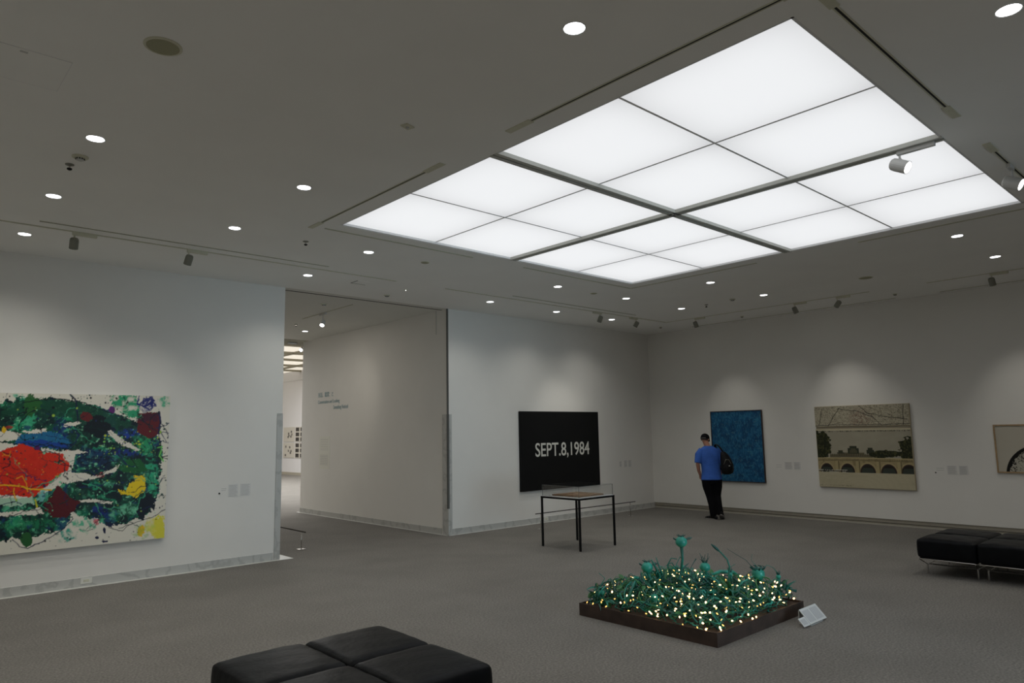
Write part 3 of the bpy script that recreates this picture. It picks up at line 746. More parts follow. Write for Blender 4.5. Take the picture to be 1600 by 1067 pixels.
Bl(760, 750, 110, 35, (120, 205, 165), .6, 45, .8, .4)
Bl(900, 560, 45, 150, (50, 185, 135), .6, 46, .8, .4)
Bl(560, 600, 60, 35, (40, 160, 120), .5, 47, .8, .4)
Bl(80, 840, 130, 40, (45, 150, 100), .5, 48, .8, .4)
Bl(270, 830, 100, 40, (25, 120, 80), .5, 49, .9, .4)
# cream gaps
P([(-40, 285), (60, 275), (125, 298), (90, 335), (0, 345), (-60, 340)], cream, 8, 51)
P([(125, 280), (270, 263), (278, 288), (130, 292)], cream, 8, 52)
P([(375, 238), (440, 222), (480, 232), (455, 247), (380, 252)], cream, 6, 53)
P([(625, 285), (655, 278), (745, 340), (835, 397), (800, 397), (700, 350)], cream, 8, 54)
P([(-200, 350), (0, 345), (110, 370), (40, 390), (0, 420), (-200, 420)], cream, 8, 55)
P([(235, 383), (370, 395), (520, 398), (480, 412), (440, 425), (425, 520), (560, 545), (705, 482), (690, 512), (560, 560), (400, 588), (250, 640), (150, 690), (-260, 690), (-260, 640), (190, 640), (330, 560), (400, 480), (350, 410), (240, 404)], cream, 10, 56)
P([(-300, 690), (0, 680), (190, 672), (200, 712), (60, 725), (-300, 730)], (170, 205, 180), 8, 57)
P([(-700, 790), (0, 762), (240, 738), (262, 768), (100, 782), (-700, 815)], cream, 8, 58)
P([(470, 684), (560, 688), (670, 698), (665, 714), (530, 703), (470, 700)], cream, 6, 59)
P([(380, 688), (410, 688), (410, 698), (380, 698)], cream, 6, 60)
P([(420, 850), (470, 845), (475, 872), (425, 880)], cream, 8, 61)
Bl(240, 660, 40, 40, (120, 190, 185), .4, 62, .9, .3)
# red field
P([(-250, 430), (-120, 380), (0, 402), (60, 380), (125, 356), (180, 376), (240, 405), (330, 405), (365, 415), (375, 450), (408, 482), (395, 510), (345, 545), (290, 590), (230, 640), (190, 670), (60, 662), (-60, 640), (-220, 620), (-290, 520)], (214, 46, 22), 9, 63)
Bl(130, 500, 200, 90, (196, 36, 18), .6, 64, .5, .4)
cv.dots([(0, 400, 380, 650)], 90, 2, 6, [(120, 25, 60), (60, 40, 110), (40, 80, 60), (230, 120, 30)], np.random.RandomState(5))
# continuation outside the photo
Bl(-700, 450, 180, 130, (30, 70, 160), .4, 65); Bl(-1200, 600, 150, 140, (230, 180, 30), .35, 66); Bl(-1000, 350, 120, 90, (120, 20, 30), .35, 67)
# dark and bright blots
P([(340, 592), (378, 640), (420, 688), (480, 700), (440, 745), (380, 795), (320, 795), (268, 750), (255, 712), (300, 668)], (84, 18, 24), 9, 71)
P([(815, 178), (945, 168), (945, 272), (920, 310), (870, 320), (812, 285)], (98, 16, 20), 6, 72)
P([(815, 178), (945, 166), (940, 215), (815, 225)], (38, 12, 48), 14, 73, .6)
Bl(510, 195, 34, 34, (100, 28, 28), .35, 74); Bl(660, 152, 22, 22, (92, 28, 110), .3, 75, soft=.1)
Bl(575, 255, 76, 62, (8, 20, 28), .35, 76); Bl(185, 130, 50, 62, (38, 98, 44), .35, 77, .95); Bl(155, 922, 38, 42, (34, 92, 44), .25, 78)
Bl(785, 490, 85, 42, (24, 98, 44), .4, 79, .9); Bl(690, 640, 46, 58, (10, 30, 36), .35, 80); Bl(862, 705, 46, 58, (8, 20, 32), .4, 81)
Bl(830, 770, 22, 35, (8, 20, 32), .4, 82); Bl(215, 380, 20, 16, (80, 24, 100), .3, 83); Bl(585, 540, 40, 16, (190, 40, 60), .6, 84, .7, .5); Bl(565, 818, 26, 16, (210, 60, 90), .5, 85, .8, .4)
Bl(55, 258, 26, 8, (170, 34, 28), .6, 86, .8)
P([(695, 618), (742, 642), (762, 588), (792, 572), (786, 536), (820, 548), (850, 540), (862, 600), (850, 640), (800, 682), (770, 664), (712, 656)], (238, 208, 22), 7, 87)
cv.mix(cv.poly([(868, 800), (940, 780), (975, 775), (985, 925), (920, 915), (850, 870)], 26, 88, .05) * np.clip((CX - 835 + (fbm(CX * .03, CY * .03, 300) - .5) * 120) / 90, 0, 1) * .95, (222, 215, 40))
Bl(880, 850, 40, 30, (200, 214, 90), .5, 89, .7, .5); Bl(832, 872, 26, 30, (236, 190, 26), .35, 90); Bl(832, 872, 48, 44, (120, 180, 60), .5, 91, .45, .3)
cv.mix(cv.poly([(655, 60), (800, 62), (830, 195), (770, 200), (700, 160), (665, 110)], 26, 92, .05) * np.clip((fbm(CX * .035, CY * .035, 301, 5) - .30) * 4, 0, 1), (44, 160, 112)); cv.mix(cv.poly([(655, 60), (800, 62), (830, 195), (770, 200), (700, 160), (665, 110)], 20, 92, .05) * np.clip((fbm(CX * .06, CY * .06, 302, 4) - .62) * 8, 0, 1), (14, 70, 56))
Bl(975, 106, 40, 38, (60, 176, 132), .3, 93, .9, .3); Bl(110, 78, 40, 22, (70, 190, 150), .5, 94, .8, .4)
Bl(875, 120, 50, 45, (36, 60, 150), .6, 95, .55, .5)
# scribbled lines
nv = (16, 28, 66); bk = (10, 16, 24)
Sk([(130, 112), (230, 94), (340, 88), (480, 108), (620, 160), (740, 200), (835, 245)], 5, bk, 101)
Sk([(412, 62), (448, 100), (456, 230)], 9, (18, 24, 60), 102)
Sk([(940, 168), (948, 230), (936, 290)], 12, (18, 18, 70), 103)
Sk([(945, 225), (975, 265), (1000, 312)], 4, bk, 104); Sk([(950, 290), (985, 350), (960, 340)], 4, nv, 105)
Sk([(700, 855), (790, 828), (900, 790), (978, 740)], 4, bk, 106); Sk([(640, 850), (720, 872), (760, 840)], 4, bk, 107)
Sk([(70, 925), (110, 965), (160, 975), (250, 935), (370, 860), (430, 800)], 5, nv, 108); Sk([(185, 720), (240, 790), (260, 850), (330, 890)], 4, bk, 109)
Sk([(960, 560), (940, 600), (915, 700)], 5, nv, 110); Sk([(940, 440), (995, 425)], 6, bk, 111)
rs = np.random.RandomState(4)
for k in range(14):
    a0 = rs.uniform(0, 6.28); cx_, cy_ = 868 + rs.uniform(-22, 22), 120 + rs.uniform(-22, 18); ra, rb = rs.uniform(14, 48), rs.uniform(10, 36)
    Sk([(cx_ + ra * cos(a0 + i * .8), cy_ + rb * sin(a0 + i * .8) + i * rs.uniform(-3, 3)) for i in range(rs.randint(3, 8))], rs.uniform(4, 8), (22, 30, 112), 120 + k, 12)
r5 = np.random.RandomState(8)
for k in range(150):
    x = r5.uniform(-600, 950); y = r5.uniform(140, 830); a0 = r5.uniform(0, 2 * pi); pts = [(x, y)]
    for _ in range(4): a0 += r5.uniform(-.9, .9); x += cos(a0) * r5.uniform(30, 70); y += sin(a0) * r5.uniform(20, 45); pts.append((x, y))
    Sk(pts, r5.uniform(2.0, 6.5), [(8, 14, 28), (8, 22, 34), (8, 44, 40), (14, 28, 84), (60, 165, 125)][r5.randint(5)], 200 + k % 40, 14)
Sk([(95, 560), (130, 550), (155, 590), (160, 640)], 5, (235, 170, 30), 130); Sk([(0, 600), (100, 605), (180, 622), (300, 628)], 8, (235, 185, 25), 131); Sk([(80, 620), (75, 650), (95, 690)], 7, (235, 170, 30), 132)
Sk([(10, 410), (50, 430), (60, 400)], 4, (220, 140, 30), 133); Sk([(205, 690), (215, 730)], 10, (200, 200, 40), 134)
Sk([(930, 380), (960, 370), (940, 430), (965, 460)], 7, (110, 200, 90), 135)
cv.dots([(600, 950, 280, 420)], 50, 2, 8, [(190, 210, 60), (120, 200, 90)], np.random.RandomState(6))
cv.dots([(-900, 950, 130, 830)], 500, 2, 8, [(8, 22, 34), (10, 50, 46), (20, 36, 90), (120, 200, 160), (8, 16, 24), (150, 190, 70)], np.random.RandomState(9))
cv.dots([(940, 1010, 220, 760), (0, 960, 860, 980), (300, 700, 60, 160), (-900, 300, 70, 110)], 170, 2, 7, [bk, nv, (30, 70, 60)], np.random.RandomState(10))
Bl(615, 868, 10, 22, nv, .4, 96); Bl(650, 835, 22, 14, nv, .5, 97); Bl(570, 912, 10, 8, nv, .4, 98); Bl(620, 935, 16, 6, nv, .6, 99); Bl(20, 275, 14, 22, (225, 185, 40), .5, 100)
Pm = np.stack([XX - pc.x, np.full(XX.shape, -pd - .0012), ZZ - pc.z], -1)
paintm = vcol_mat('oil_paint_washes', .95, .45, .15, 40)
raster_mesh('painted_surface', Pm, cv.C, paintm, pt)

# ---- black date painting
t = thing('date_painting', 'black rectangular canvas with white lettering SEPT.8,1984 on the back wall', 'painting', (10.715, YL, 1.43))
obj('canvas', B((-1.175, 1.175, -.05, -.004, -.785, .785), bev=.006, seg=2), blackcv, t)
tm = text_mesh('lettering', 'SEPT.8,1984', .42, whitelet, t, Matrix.Translation((0, -.0515, -.11)) @ M_LEFT, align='CENTER', bold=.004)
bbx = [v.co.x for v in tm.data.vertices]; bbz = [v.co.z for v in tm.data.vertices]
wx = max(bbx) - min(bbx)
S_ = Matrix.Translation((-.02 + .06, 0, 0.02)) @ Matrix.Diagonal((1.62 / wx, 1, .275 / (.72 * .42), 1)) @ Matrix.Translation((-(max(bbx) + min(bbx)) / 2, 0, -(-.11 + .15)))
tm.data.transform(S_)

# ---- blue painting
def framed(name, label, y0, y1, z0, z1, d, fm, fw, cat='painting'):
    t = thing(name, label, cat, (XR, (y0 + y1) / 2, (z0 + z1) / 2))
    hy_, hz_ = (y1 - y0) / 2, (z1 - z0) / 2
    bm = bmesh.new()
    for q in ((-hy_, hy_, -hz_, -hz_ + fw), (-hy_, hy_, hz_ - fw, hz_), (-hy_, -hy_ + fw, -hz_ + fw, hz_ - fw), (hy_ - fw, hy_, -hz_ + fw, hz_ - fw)):
        add_box(bm, -d, -.004, *q)
    obj('frame', bm, fm, t)
    obj('backing', B((-d + .014, -.004, -hy_ + .5 * fw, hy_ - .5 * fw, -hz_ + .5 * fw, hz_ - .5 * fw)), paper, t)
    return t, hy_ - fw, hz_ - fw
def wall_raster(t, hy_, hz_, d, nx, ny):
    u = np.linspace(0, 1, nx); v = np.linspace(0, 1, ny); Uu, Vv = np.meshgrid(u, v)      # u to the right as seen, v down
    Pm = np.stack([np.full(Uu.shape, -d), hy_ - Uu * 2 * hy_, hz_ - Vv * 2 * hz_], -1)
    return Uu, Vv, Pm
t, hy_, hz_ = framed('blue_painting', 'tall deep blue canvas in thin dark frame behind the visitor', 7.44, 8.655, .67, 2.18, .045, darkfr, .014)
Uu, Vv, Pm = wall_raster(t, hy_, hz_, .034, 260, 320)
c2 = Canvas(Uu * 260, Vv * 320, (22, 92, 140)); c2.px = 1.0
a1 = fbm(Uu * 9, Vv * 14, 5, 5); c2.mix(np.clip((a1 - .5) * 5, 0, 1) * .6, (38, 120, 165)); c2.mix(np.clip((.47 - a1) * 6, 0, 1) * .6, (18, 66, 112))
a2 = fbm(Uu * 60, Vv * 40, 6, 3); c2.mix(np.clip((a2 - .58) * 9, 0, 1) * .45, (70, 150, 180)); c2.mix(np.clip((.40 - a2) * 9, 0, 1) * .45, (14, 60, 90))
r6 = np.random.RandomState(3)
for k in range(330):
    x = r6.uniform(2, 258); y = r6.uniform(2, 318); a0 = r6.uniform(0, pi); l = r6.uniform(2, 7); X_, Y_ = c2.X, c2.Y
    kx = (np.abs(X_ - x) < 9) & (np.abs(Y_ - y) < 9); m_ = np.zeros(X_.shape); xx = X_[kx] - x; yy = Y_[kx] - y
    tt = np.clip(xx * cos(a0) + yy * sin(a0), -l, l); m_[kx] = np.clip(1.3 - np.hypot(xx - tt * cos(a0), yy - tt * sin(a0) + .8 * np.sin(tt)), 0, 1)
    c2.mix(m_ * r6.uniform(.15, .6), [(90, 170, 185), (60, 140, 175), (130, 180, 180)][r6.randint(3)])
raster_mesh('painted_surface', Pm, c2.C, vcol_mat('blue_impasto', .8, .6, .5, 90), t)

# ---- bridge picture: a map strip above a view of an arched bridge
t = thing('bridge_picture', 'two-part collage in one pale frame, map strip above a stone bridge with trees', 'picture', (XR, 5.452, 1.425))
pf = mat('pale_gold_frame', (.45, .38, .25), .5, var=.08, scale=20)
def panel(z0, z1, nm, draw):
    hy_ = .86; zc = 1.425
    o = obj(nm, B((-.05, -.004, -hy_, hy_, z0 - zc, z1 - zc), bev=.003, seg=1), pf, t)
    u = np.linspace(0, 1, 420); v = np.linspace(0, 1, int(420 * (z1 - z0) / 1.72)); Uu, Vv = np.meshgrid(u, v)
    Pm = np.stack([np.full(Uu.shape, -.052), hy_ - .008 - Uu * 2 * (hy_ - .008), (z1 - zc - .008) - Vv * ((z1 - z0) - .016)], -1)
    c = Canvas(Uu * 420, Vv * 420 * (z1 - z0) / 1.72, (196, 188, 164)); c.px = 1.2; draw(c, Uu, Vv)
    raster_mesh('printed_' + nm.split('_')[0], Pm, c.C, MATS.get('pr') or MATS.setdefault('pr', vcol_mat('printed_board', .8, .7, .05, 100)), o)
def draw_map(c, U, V):
    f1 = fbm(U * 50, V * 12, 3, 4)
    c.mix(np.clip((f1 - .5) * 4, 0, 1) * .5, (214, 206, 180)); c.mix((np.abs(f1 - .5) < .024) * .75, (62, 58, 48))
    f2 = fbm(U * 90, V * 22, 4, 3); c.mix((np.abs(f2 - .5) < .03) * .6, (84, 76, 62))
    c.mix(np.clip(1 - np.hypot((U - .5) * 6, (V - .62) * 1.6), 0, 1) * np.clip((f2 - .42) * 6, 0, 1) * .7, (130, 84, 76))
    Wd, Hh = 420, c.Y.max()
    for pts in ([(.04, .9), (.08, .1)], [(.14, 1), (.27, .12)], [(.27, .12), (.45, .25), (.62, .55), (.72, 1)], [(0, .95), (.3, .93), (.7, .96), (1, .93)], [(.95, 0), (.94, 1)], [(.5, 0), (.58, .4), (.8, .6), (.97, .7)]):
        c.mix(c.stroke([(a_ * Wd, b * Hh) for a_, b in pts], 3.2, 7, 5.0) * .8, (52, 50, 42))
    for k in range(26):
        x = r6.uniform(0, Wd); y = r6.uniform(0, Hh); c.mix(c.stroke([(x, y), (x + r6.uniform(-60, 60), y + r6.uniform(-30, 30))], 1.4, 60 + k, 6.0) * .7, (70, 66, 54))
def draw_bridge(c, U, V):
    # sky
    c.mix(V < .5, (176, 170, 150)); f = fbm(U * 6, V * 5, 8, 4); c.mix((V < .5) * np.clip((f - .45) * 4, 0, 1) * .4, (196, 190, 168))
    c.mix((V < .045) * (V > .02) * (fbm(U * 150, V * 60, 9, 3) > .50) * .7, (70, 68, 56)); c.mix((V < .02), (216, 208, 176))
    n = fbm(U * 30, V * 20, 12, 4); n_ = fbm(U * 70, V * 40, 13, 3)
    # distant roofs
    def roof(x0, x1, y0, y1, col):
        m = (U > x0 + (x1 - x0) * .18 * (V < y0 + .035)) & (U < x1 - (x1 - x0) * .18 * (V < y0 + .035)) & (V > y0) & (V < y1); c.mix(m.astype(float), col)
    roof(.14, .60, .40, .49, (120, 112, 88)); roof(.34, .46, .29, .42, (62, 66, 52)); roof(.54, .62, .32, .42, (60, 64, 50)); roof(.22, .30, .365, .42, (72, 74, 58)); roof(.36, .44, .33, .41, (96, 94, 72))
    for k in range(24): x = .15 + k * .019; c.mix(((np.abs(U - x) < .004) & (V > .42) & (V < .47)) * .7, (60, 58, 44))
    # trees
    for cx, cy, rx, ry, s in ((.04, .27, .12, .22, 1), (.02, .42, .11, .12, 2), (.99, .32, .12, .17, 3), (1.0, .45, .10, .1, 4), (.70, .42, .10, .07, 5), (.80, .42, .10, .055, 6), (.63, .44, .06, .04, 7)):
        d_ = np.hypot((U - cx) / rx, (V - cy) / ry) + (fbm(U * 28, V * 22, 30 + s, 4) - .5) * .9
        m = (d_ < 1) & (V < .5); c.mix(m * 1.0, (40, 46, 26)); c.mix(m * np.clip((n_ - .5) * 5, 0, 1) * .8, (86, 84, 46))
    # bridge body with five arches
    top = .485 + .02 * np.abs(U - .45); bot = .745
    body = (V > top) & (V < bot); c.mix(body * 1.0, (176, 160, 118)); c.mix(body * np.clip((n - .48) * 5, 0, 1) * .5, (120, 106, 74))
    c.mix(((V > top) & (V < top + .015)) * 1.0, (206, 190, 142)); c.mix(((V > top + .045) & (V < top + .055)) * .7, (84, 74, 50))
    for k in range(60): c.mix(((np.abs(U - k / 60) < .0035) & (V > top + .015) & (V < top + .045)) * .6, (104, 92, 64))
    for cx, r in ((.095, .075), (.325, .078), (.54, .082), (.755, .082), (.955, .08)):
        rr = np.hypot((U - cx) / r, (V - bot - .0) / .155)
        c.mix(((rr < 1.16) & body) * .7, (200, 182, 136)); c.mix(((rr < 1) & body) * 1.0, (46, 42, 36)); c.mix(((rr < .8) & body & (V > .66)) * .8, (66, 74, 66)); c.mix(((rr < 1) & (rr > .9) & body) * .6, (96, 70, 66))
    for cx in (.21, .435, .648, .862):
        m = (np.abs(U - cx) < .018) & (V > top + .06) & (V < bot); c.mix(m * .8, (192, 176, 130)); c.mix(((U - cx > .012) & (U - cx < .026) & (V > top + .06) & (V < bot)) * .6, (80, 70, 50))
    c.mix(((V > .70) & (V < .76) & (U < .32) & (n_ > .45)) * .9, (206, 202, 186)); c.mix(((V > .715) & (V < .735) & (U < .34)) * .8, (60, 54, 44))
    c.mix((V >= bot + (U - .5) * .0) * 1.0, (205, 196, 166)); c.mix((V > bot) * np.clip((fbm(U * 3, V * 9, 44, 4) - .5) * 4, 0, 1) * .35, (180, 170, 138))
    c.mix(((V > bot) & (np.abs(np.hypot((U - .45) * 2.2, (V - 1.0) * 2.4) % .14 - .07) < .03)) * .05, (150, 142, 118))
    c.mix(((V > .965) & (V < .985) & (U < .35) & (fbm(U * 170, V * 90, 45, 2) > .52)) * .6, (110, 102, 82))
panel(1.80, 2.195, 'map_panel', draw_map)
panel(.652, 1.755, 'bridge_panel', draw_bridge)
obj('spacer', B((-.03, -.004, -.855, .855, 1.755 - 1.425, 1.80 - 1.425)), mat('tan_spacer', (.34, .30, .22), .7), t)

# ---- wood framed drawing at the right edge
t, hy_, hz_ = framed('framed_drawing', 'pale wood framed ink drawing of a dark-rimmed round shape, cut by the photo edge', 2.25, 3.345, 1.0, 1.785, .04, woodfr, .022)
Uu, Vv, Pm = wall_raster(t, hy_, hz_, .027, 300, 215)
c3 = Canvas(Uu * 1.051, Vv * .741, (206, 200, 184)); c3.px = .004
rr = np.hypot(c3.X - .60, c3.Y - .80); n = fbm(c3.X * 26, c3.Y * 26, 70, 4)
c3.mix((rr < .50) * 1.0, (24, 22, 20)); c3.mix((rr < .445 + (n - .5) * .05) * 1.0, (196, 192, 176)); c3.mix((rr < .46) * (np.abs(n - .5) < .03) * .8, (60, 58, 50)); c3.mix((rr < .47) * (rr > .36) * (fbm(c3.X * 45, c3.Y * 45, 71, 3) > .63) * .9, (24, 22, 20))
raster_mesh('drawn_surface', Pm, c3.C, vcol_mat('ink_on_paper', .8, .8, .03, 100), t)

# ================================================================== WALL LABELS, OUTLETS
def label_bm(sheets):
    bm = bmesh.new()
    for x0, x1, z0, z1 in sheets: add_box(bm, x0, x1, -.004, -.0005, z0, z1)
    return bm
def lines_bm(sheets, n, dz=.0, y=-.0052):
    bm = bmesh.new(); r = random.Random(3)
    for x0, x1, z0, z1 in sheets:
        for k in range(n):
            z = z1 - (k + .8) * (z1 - z0) / (n + .6); add_box(bm, x0 + .012, x1 - .012 - r.random() * .02, y, y + .001, z - .0028, z + .0028)
    return bm
def wall_label(x, y, z, rz, sheets, label, n=9, dot=None, title=None):
    t = thing('wall_label', label, 'label', (x, y, z), rz, 'wall labels')
    for s in sheets: obj('sheet', label_bm([s]), platem, t)
    obj('text_lines', lines_bm(sheets, n), inkg, t)
    if title: obj('title_lines', lines_bm([title], 2, y=-.0015), inkg, t)
    if dot: obj('number_tag', LA([(.012, 0), (.012, .004)], 14, c=(dot[0], -.004, dot[1]), rot=Matrix.Rotation(pi / 2, 3, 'X')), inkd, t)
    return t
wall_label(4.04, YL, 1.05, 0, [(-.16, -.02, -.085, .085), (.01, .16, -.085, .085)], 'pair of pale text sheets on the wall right of the colourful painting', dot=(-.285, -.03), title=(-.27, -.17, -.01, .05))
wall_label(12.82, YL, 1.05, 0, [(-.20, -.12, -.06, .06), (-.03, .08, -.075, .075), (.12, .23, -.075, .075)], 'faint text sheets on the wall right of the black painting')
wall_label(XR, 6.92, 1.03, -pi / 2, [(-.1, .06, -.07, .08), (.09, .23, -.07, .08)], 'faint text sheets on the right wall between the blue painting and the bridge picture', title=(-.3, -.15, -.06, .05))
wall_label(XR, 3.95, 1.02, -pi / 2, [(-.14, .01, -.07, .08), (.04, .18, -.07, .08)], 'faint text sheets with a black dot between bridge picture and framed drawing', dot=(-.32, -.045), title=(-.32, -.17, -.03, .06))
def outlet(x, y, z, wd, label):
    t = thing('wall_outlet', label, 'outlet', (x, y, z), 0, 'outlets in the marble baseboard')
    obj('plate', B((-wd / 2, wd / 2, -.006, 0, -.034, .034), bev=.002, seg=1), mat('outlet_white', (.72, .72, .66), .5) if 'outlet_white' not in MATS else MATS['outlet_white'], t)
    obj('socket', B((-wd / 4, wd / 4, -.008, -.004, -.014, .014), bev=.001, seg=1), beige, t)
outlet(2.16, YL - .013, .07, .125, 'cream outlet plate in the baseboard under the colourful painting')
outlet(10.24, YL - .013, .065, .12, 'cream outlet plate in the baseboard below the black painting')

# lobby title text and information sheet on the corridor wall
t = thing('wall_title', 'small blue-green exhibition title lettering on the lobby corridor wall', 'wall text', (OX1, 14.6, 2.6))
MT = M_RIGHT
text_mesh('lettering', '対話、鑑賞：と', .125, tealink, t, Matrix.Translation((-.003, .72, .10)) @ MT, xs=.85)
text_mesh('lettering', 'Conversation and Looking', .115, tealink, t, Matrix.Translation((-.003, .72, -.055)) @ MT, xs=.83)
text_mesh('lettering', 'Something Noticed', .125, tealink, t, Matrix.Translation((-.003, -.02, -.20)) @ MT, xs=.68)
t = thing('information_sheet', 'tall pale information sheet of small print on the lobby corridor wall', 'wall text', (OX1, 14.98, 1.43), -pi / 2)
obj('sheet', label_bm([(-.24, .26, -.38, .36)]), mat('cream_sheet', (.76, .755, .68), .6), t)
obj('text_lines', lines_bm([(-.2, .2, .02, .32)], 7), inkg, t)
obj('text_block', lines_bm([(-.2, .2, -.3, -.05)], 12), inkg, t)

# photo sheets in the far gallery
for i, (y0, y1, kind) in enumerate(((32.9, 31.75, 0), (31.65, 30.2, 1))):
    for j, (z0, z1) in enumerate(((1.55, 2.24), (.80, 1.50))):
        lb = [['white sheet of small sketches, upper left of the far gallery group', 'white sheet of small sketches, lower left of the far gallery group'], ['sheet of nine dark photographs, upper right of the far gallery group', 'sheet of nine dark photographs, lower right of the far gallery group']][i][j]
        t = thing('photo_sheet', lb, 'picture', (15.0, (y0 + y1) / 2, (z0 + z1) / 2), -pi / 2, 'photo sheets in the far gallery')
        hw = (y0 - y1) / 2; hh = (z1 - z0) / 2
        obj('sheet', B((-hw, hw, -.03, -.002, -hh, hh)), sheetm, t)
        r = random.Random(i * 2 + j)
        if kind:
            for a_ in range(3):
                for b in range(3):
                    cx = -hw + (a_ + .5) * 2 * hw / 3; cz = -hh + (b + .5) * 2 * hh / 3
                    obj('photograph', B((cx - .17, cx + .17, -.034, -.03, cz - .085, cz + .085)), mat('dark_photo', (.035, .03, .028), .6, var=.9, scale=9) if 'dark_photo' not in MATS else MATS['dark_photo'], t)
        else:
            for k in range(6):
                cx = r.uniform(-hw * .7, hw * .7); cz = r.uniform(-hh * .7, hh * .7); obj('sketch', B((cx - .07, cx + .07, -.034, -.03, cz - .05, cz + .05)), mat('grey_photo', (.16, .15, .14), .6, var=.7, scale=9) if 'grey_photo' not in MATS else MATS['grey_photo'], t)

# ================================================================== GREEN SCULPTURE WITH FAIRY LIGHTS
GX0, GX1, GY0, GY1, GZ = 5.345, 6.895, 3.395, 4.935, .118
gc = Vector(((GX0 + GX1) / 2, (GY0 + GY1) / 2, 0))
gs = thing('garden_sculpture', 'low square steel tray of teal-painted plants and pods covered in warm fairy lights', 'sculpture', gc)
hx_, hy_ = (GX1 - GX0) / 2, (GY1 - GY0) / 2
tray = bmesh.new()
for q in ((-hx_, hx_, -hy_, -hy_ + .012), (-hx_, hx_, hy_ - .012, hy_), (-hx_, -hx_ + .012, -hy_ + .012, hy_ - .012), (hx_ - .012, hx_, -hy_ + .012, hy_ - .012)): add_box(tray, *q, 0, GZ)
add_box(tray, -hx_ + .012, hx_ - .012, -hy_ + .012, hy_ - .012, GZ - .035, GZ - .018)
obj('tray', tray, rust, gs)
def ground_h(x, y):
    """height of the planting above the floor; x,y relative to the tray centre"""
    e = (min(1, max(0, (hx_ - abs(x)) / .13)) * min(1, max(0, (hy_ - abs(y)) / .13))) ** .7
    return GZ - .01 + e * (.145 + .15 * math.exp(-((x + .02) ** 2 + (y - .12) ** 2) / .11) + .07 * math.exp(-((x - .45) ** 2 + (y + .42) ** 2) / .05) + .07 * math.exp(-((x + .45) ** 2 + (y - .35) ** 2) / .06))
gr = random.Random(21)
def rp(m=.07): return gr.uniform(-hx_ + m, hx_ - m), gr.uniform(-hy_ + m, hy_ - m)
# vines: individual curling stems
for k in range(230):
    x, y = rp(.08); a0 = gr.uniform(0, 2 * pi); z = GZ - .02; pts = [(x, y, z)]; h = ground_h(x, y); c_ = gr.uniform(-.7, .7); st = gr.uniform(.03, .055)
    n_ = gr.randint(6, 11)
    for i in range(n_):
        a0 += c_ + gr.uniform(-.35, .35); x += cos(a0) * st; y += sin(a0) * st
        x = max(-hx_ + .03, min(hx_ - .03, x)); y = max(-hy_ + .03, min(hy_ - .03, y))
        z = GZ - .02 + (ground_h(x, y) - GZ + .05) * sin(pi * min(1, (i + 1) / n_ * .72)) * gr.uniform(.85, 1.15); pts.append((x, y, z))
    r0 = gr.choice((.004, .005, .006, .007, .009, .013)); obj('vine', T(pts, [r0 * (1 - .45 * i / n_) for i in range(n_ + 1)], 6), teal[gr.choice((0, 0, 1, 2, 3))], gs, smooth=True)
# thick tendrils seen across the middle
for pts, r0 in (([(-.35, -.05, .30), (-.2, -.15, .27), (0, -.25, .25), (.2, -.25, .24), (.38, -.2, .22)], .016), ([(.0, -.6, .16), (.2, -.5, .2), (.45, -.45, .2), (.6, -.3, .17)], .012),
               ([(-.6, .1, .2), (-.35, -.1, .22), (-.1, -.35, .22), (.0, -.55, .17)], .013), ([(.25, -.05, .33), (.36, -.12, .37), (.47, -.2, .36), (.53, -.25, .30)], .018)):
    obj('tendril', T(pts, [r0 * v for v in (.6, 1, 1.1, 1, .6)][:len(pts)], 8), teal[2], gs, smooth=True)
# leaves
def leaf_bm(L, W_, bend):
    bm = bmesh.new(); n_ = 5; rows = []
    for i in range(n_ + 1):
        s = i / n_; wd = W_ * sin(pi * min(.98, s * .92 + .06)) * .5; z = -bend * s * s; rows.append([bm.verts.new((s * L, -wd, z + wd * .35)), bm.verts.new((s * L, 0, z)), bm.verts.new((s * L, wd, z + wd * .35))])
    for a_, b in zip(rows, rows[1:]):
        bm.faces.new((a_[0], b[0], b[1], a_[1])); bm.faces.new((a_[1], b[1], b[2], a_[2]))
    return bm
protos = []
for i, (L, W_, bd) in enumerate(((.10, .045, .02), (.14, .035, .05), (.08, .05, .0), (.17, .028, .07), (.12, .06, .03))):
    for m in (0, 1, 3): 
        me = obj('leaf', leaf_bm(L, W_, bd), teal[m], None)
        protos.append(me.data); bpy.data.objects.remove(me)
for k in range(290):
    x, y = rp(.05); zz = ground_h(x, y)
    o = link('leaf', protos[gr.randrange(len(protos))], gs); o.location = (x, y, max(GZ, zz * gr.uniform(.75, 1.05)))
    o.rotation_euler = (gr.uniform(-.6, .6), gr.uniform(-1.0, .3), gr.uniform(0, 2 * pi)); s = gr.uniform(.55, 1.0); o.scale = (s, s, s)
# dense tangle nobody could count
bm = bmesh.new()
for k in range(900):
    x, y = rp(.05); h = ground_h(x, y); z0 = GZ - .02 + (h - GZ + .02) * gr.uniform(0, .8); a0 = gr.uniform(0, 2 * pi); p = Vector((x, y, z0)); pts = [p.copy()]
    for i in range(4):
        a0 += gr.uniform(-.9, .9); p += Vector((cos(a0) * .03, sin(a0) * .03, gr.uniform(-.012, .025))); p.x = max(-hx_ + .02, min(hx_ - .02, p.x)); p.y = max(-hy_ + .02, min(hy_ - .02, p.y)); p.z = max(GZ - .01, p.z); pts.append(p.copy())
    add_tube(bm, pts, gr.uniform(.002, .006), 4, mi=gr.choice((0, 0, 1, 2)))
    if k % 3 == 0: add_blob(bm, pts[-1], .008, .008, .011, 6, 4)
tg = obj('tangled_stems', bm, None, gs, mats=[teal[0], teal[1], teal[3]]); tg['kind'] = 'stuff'
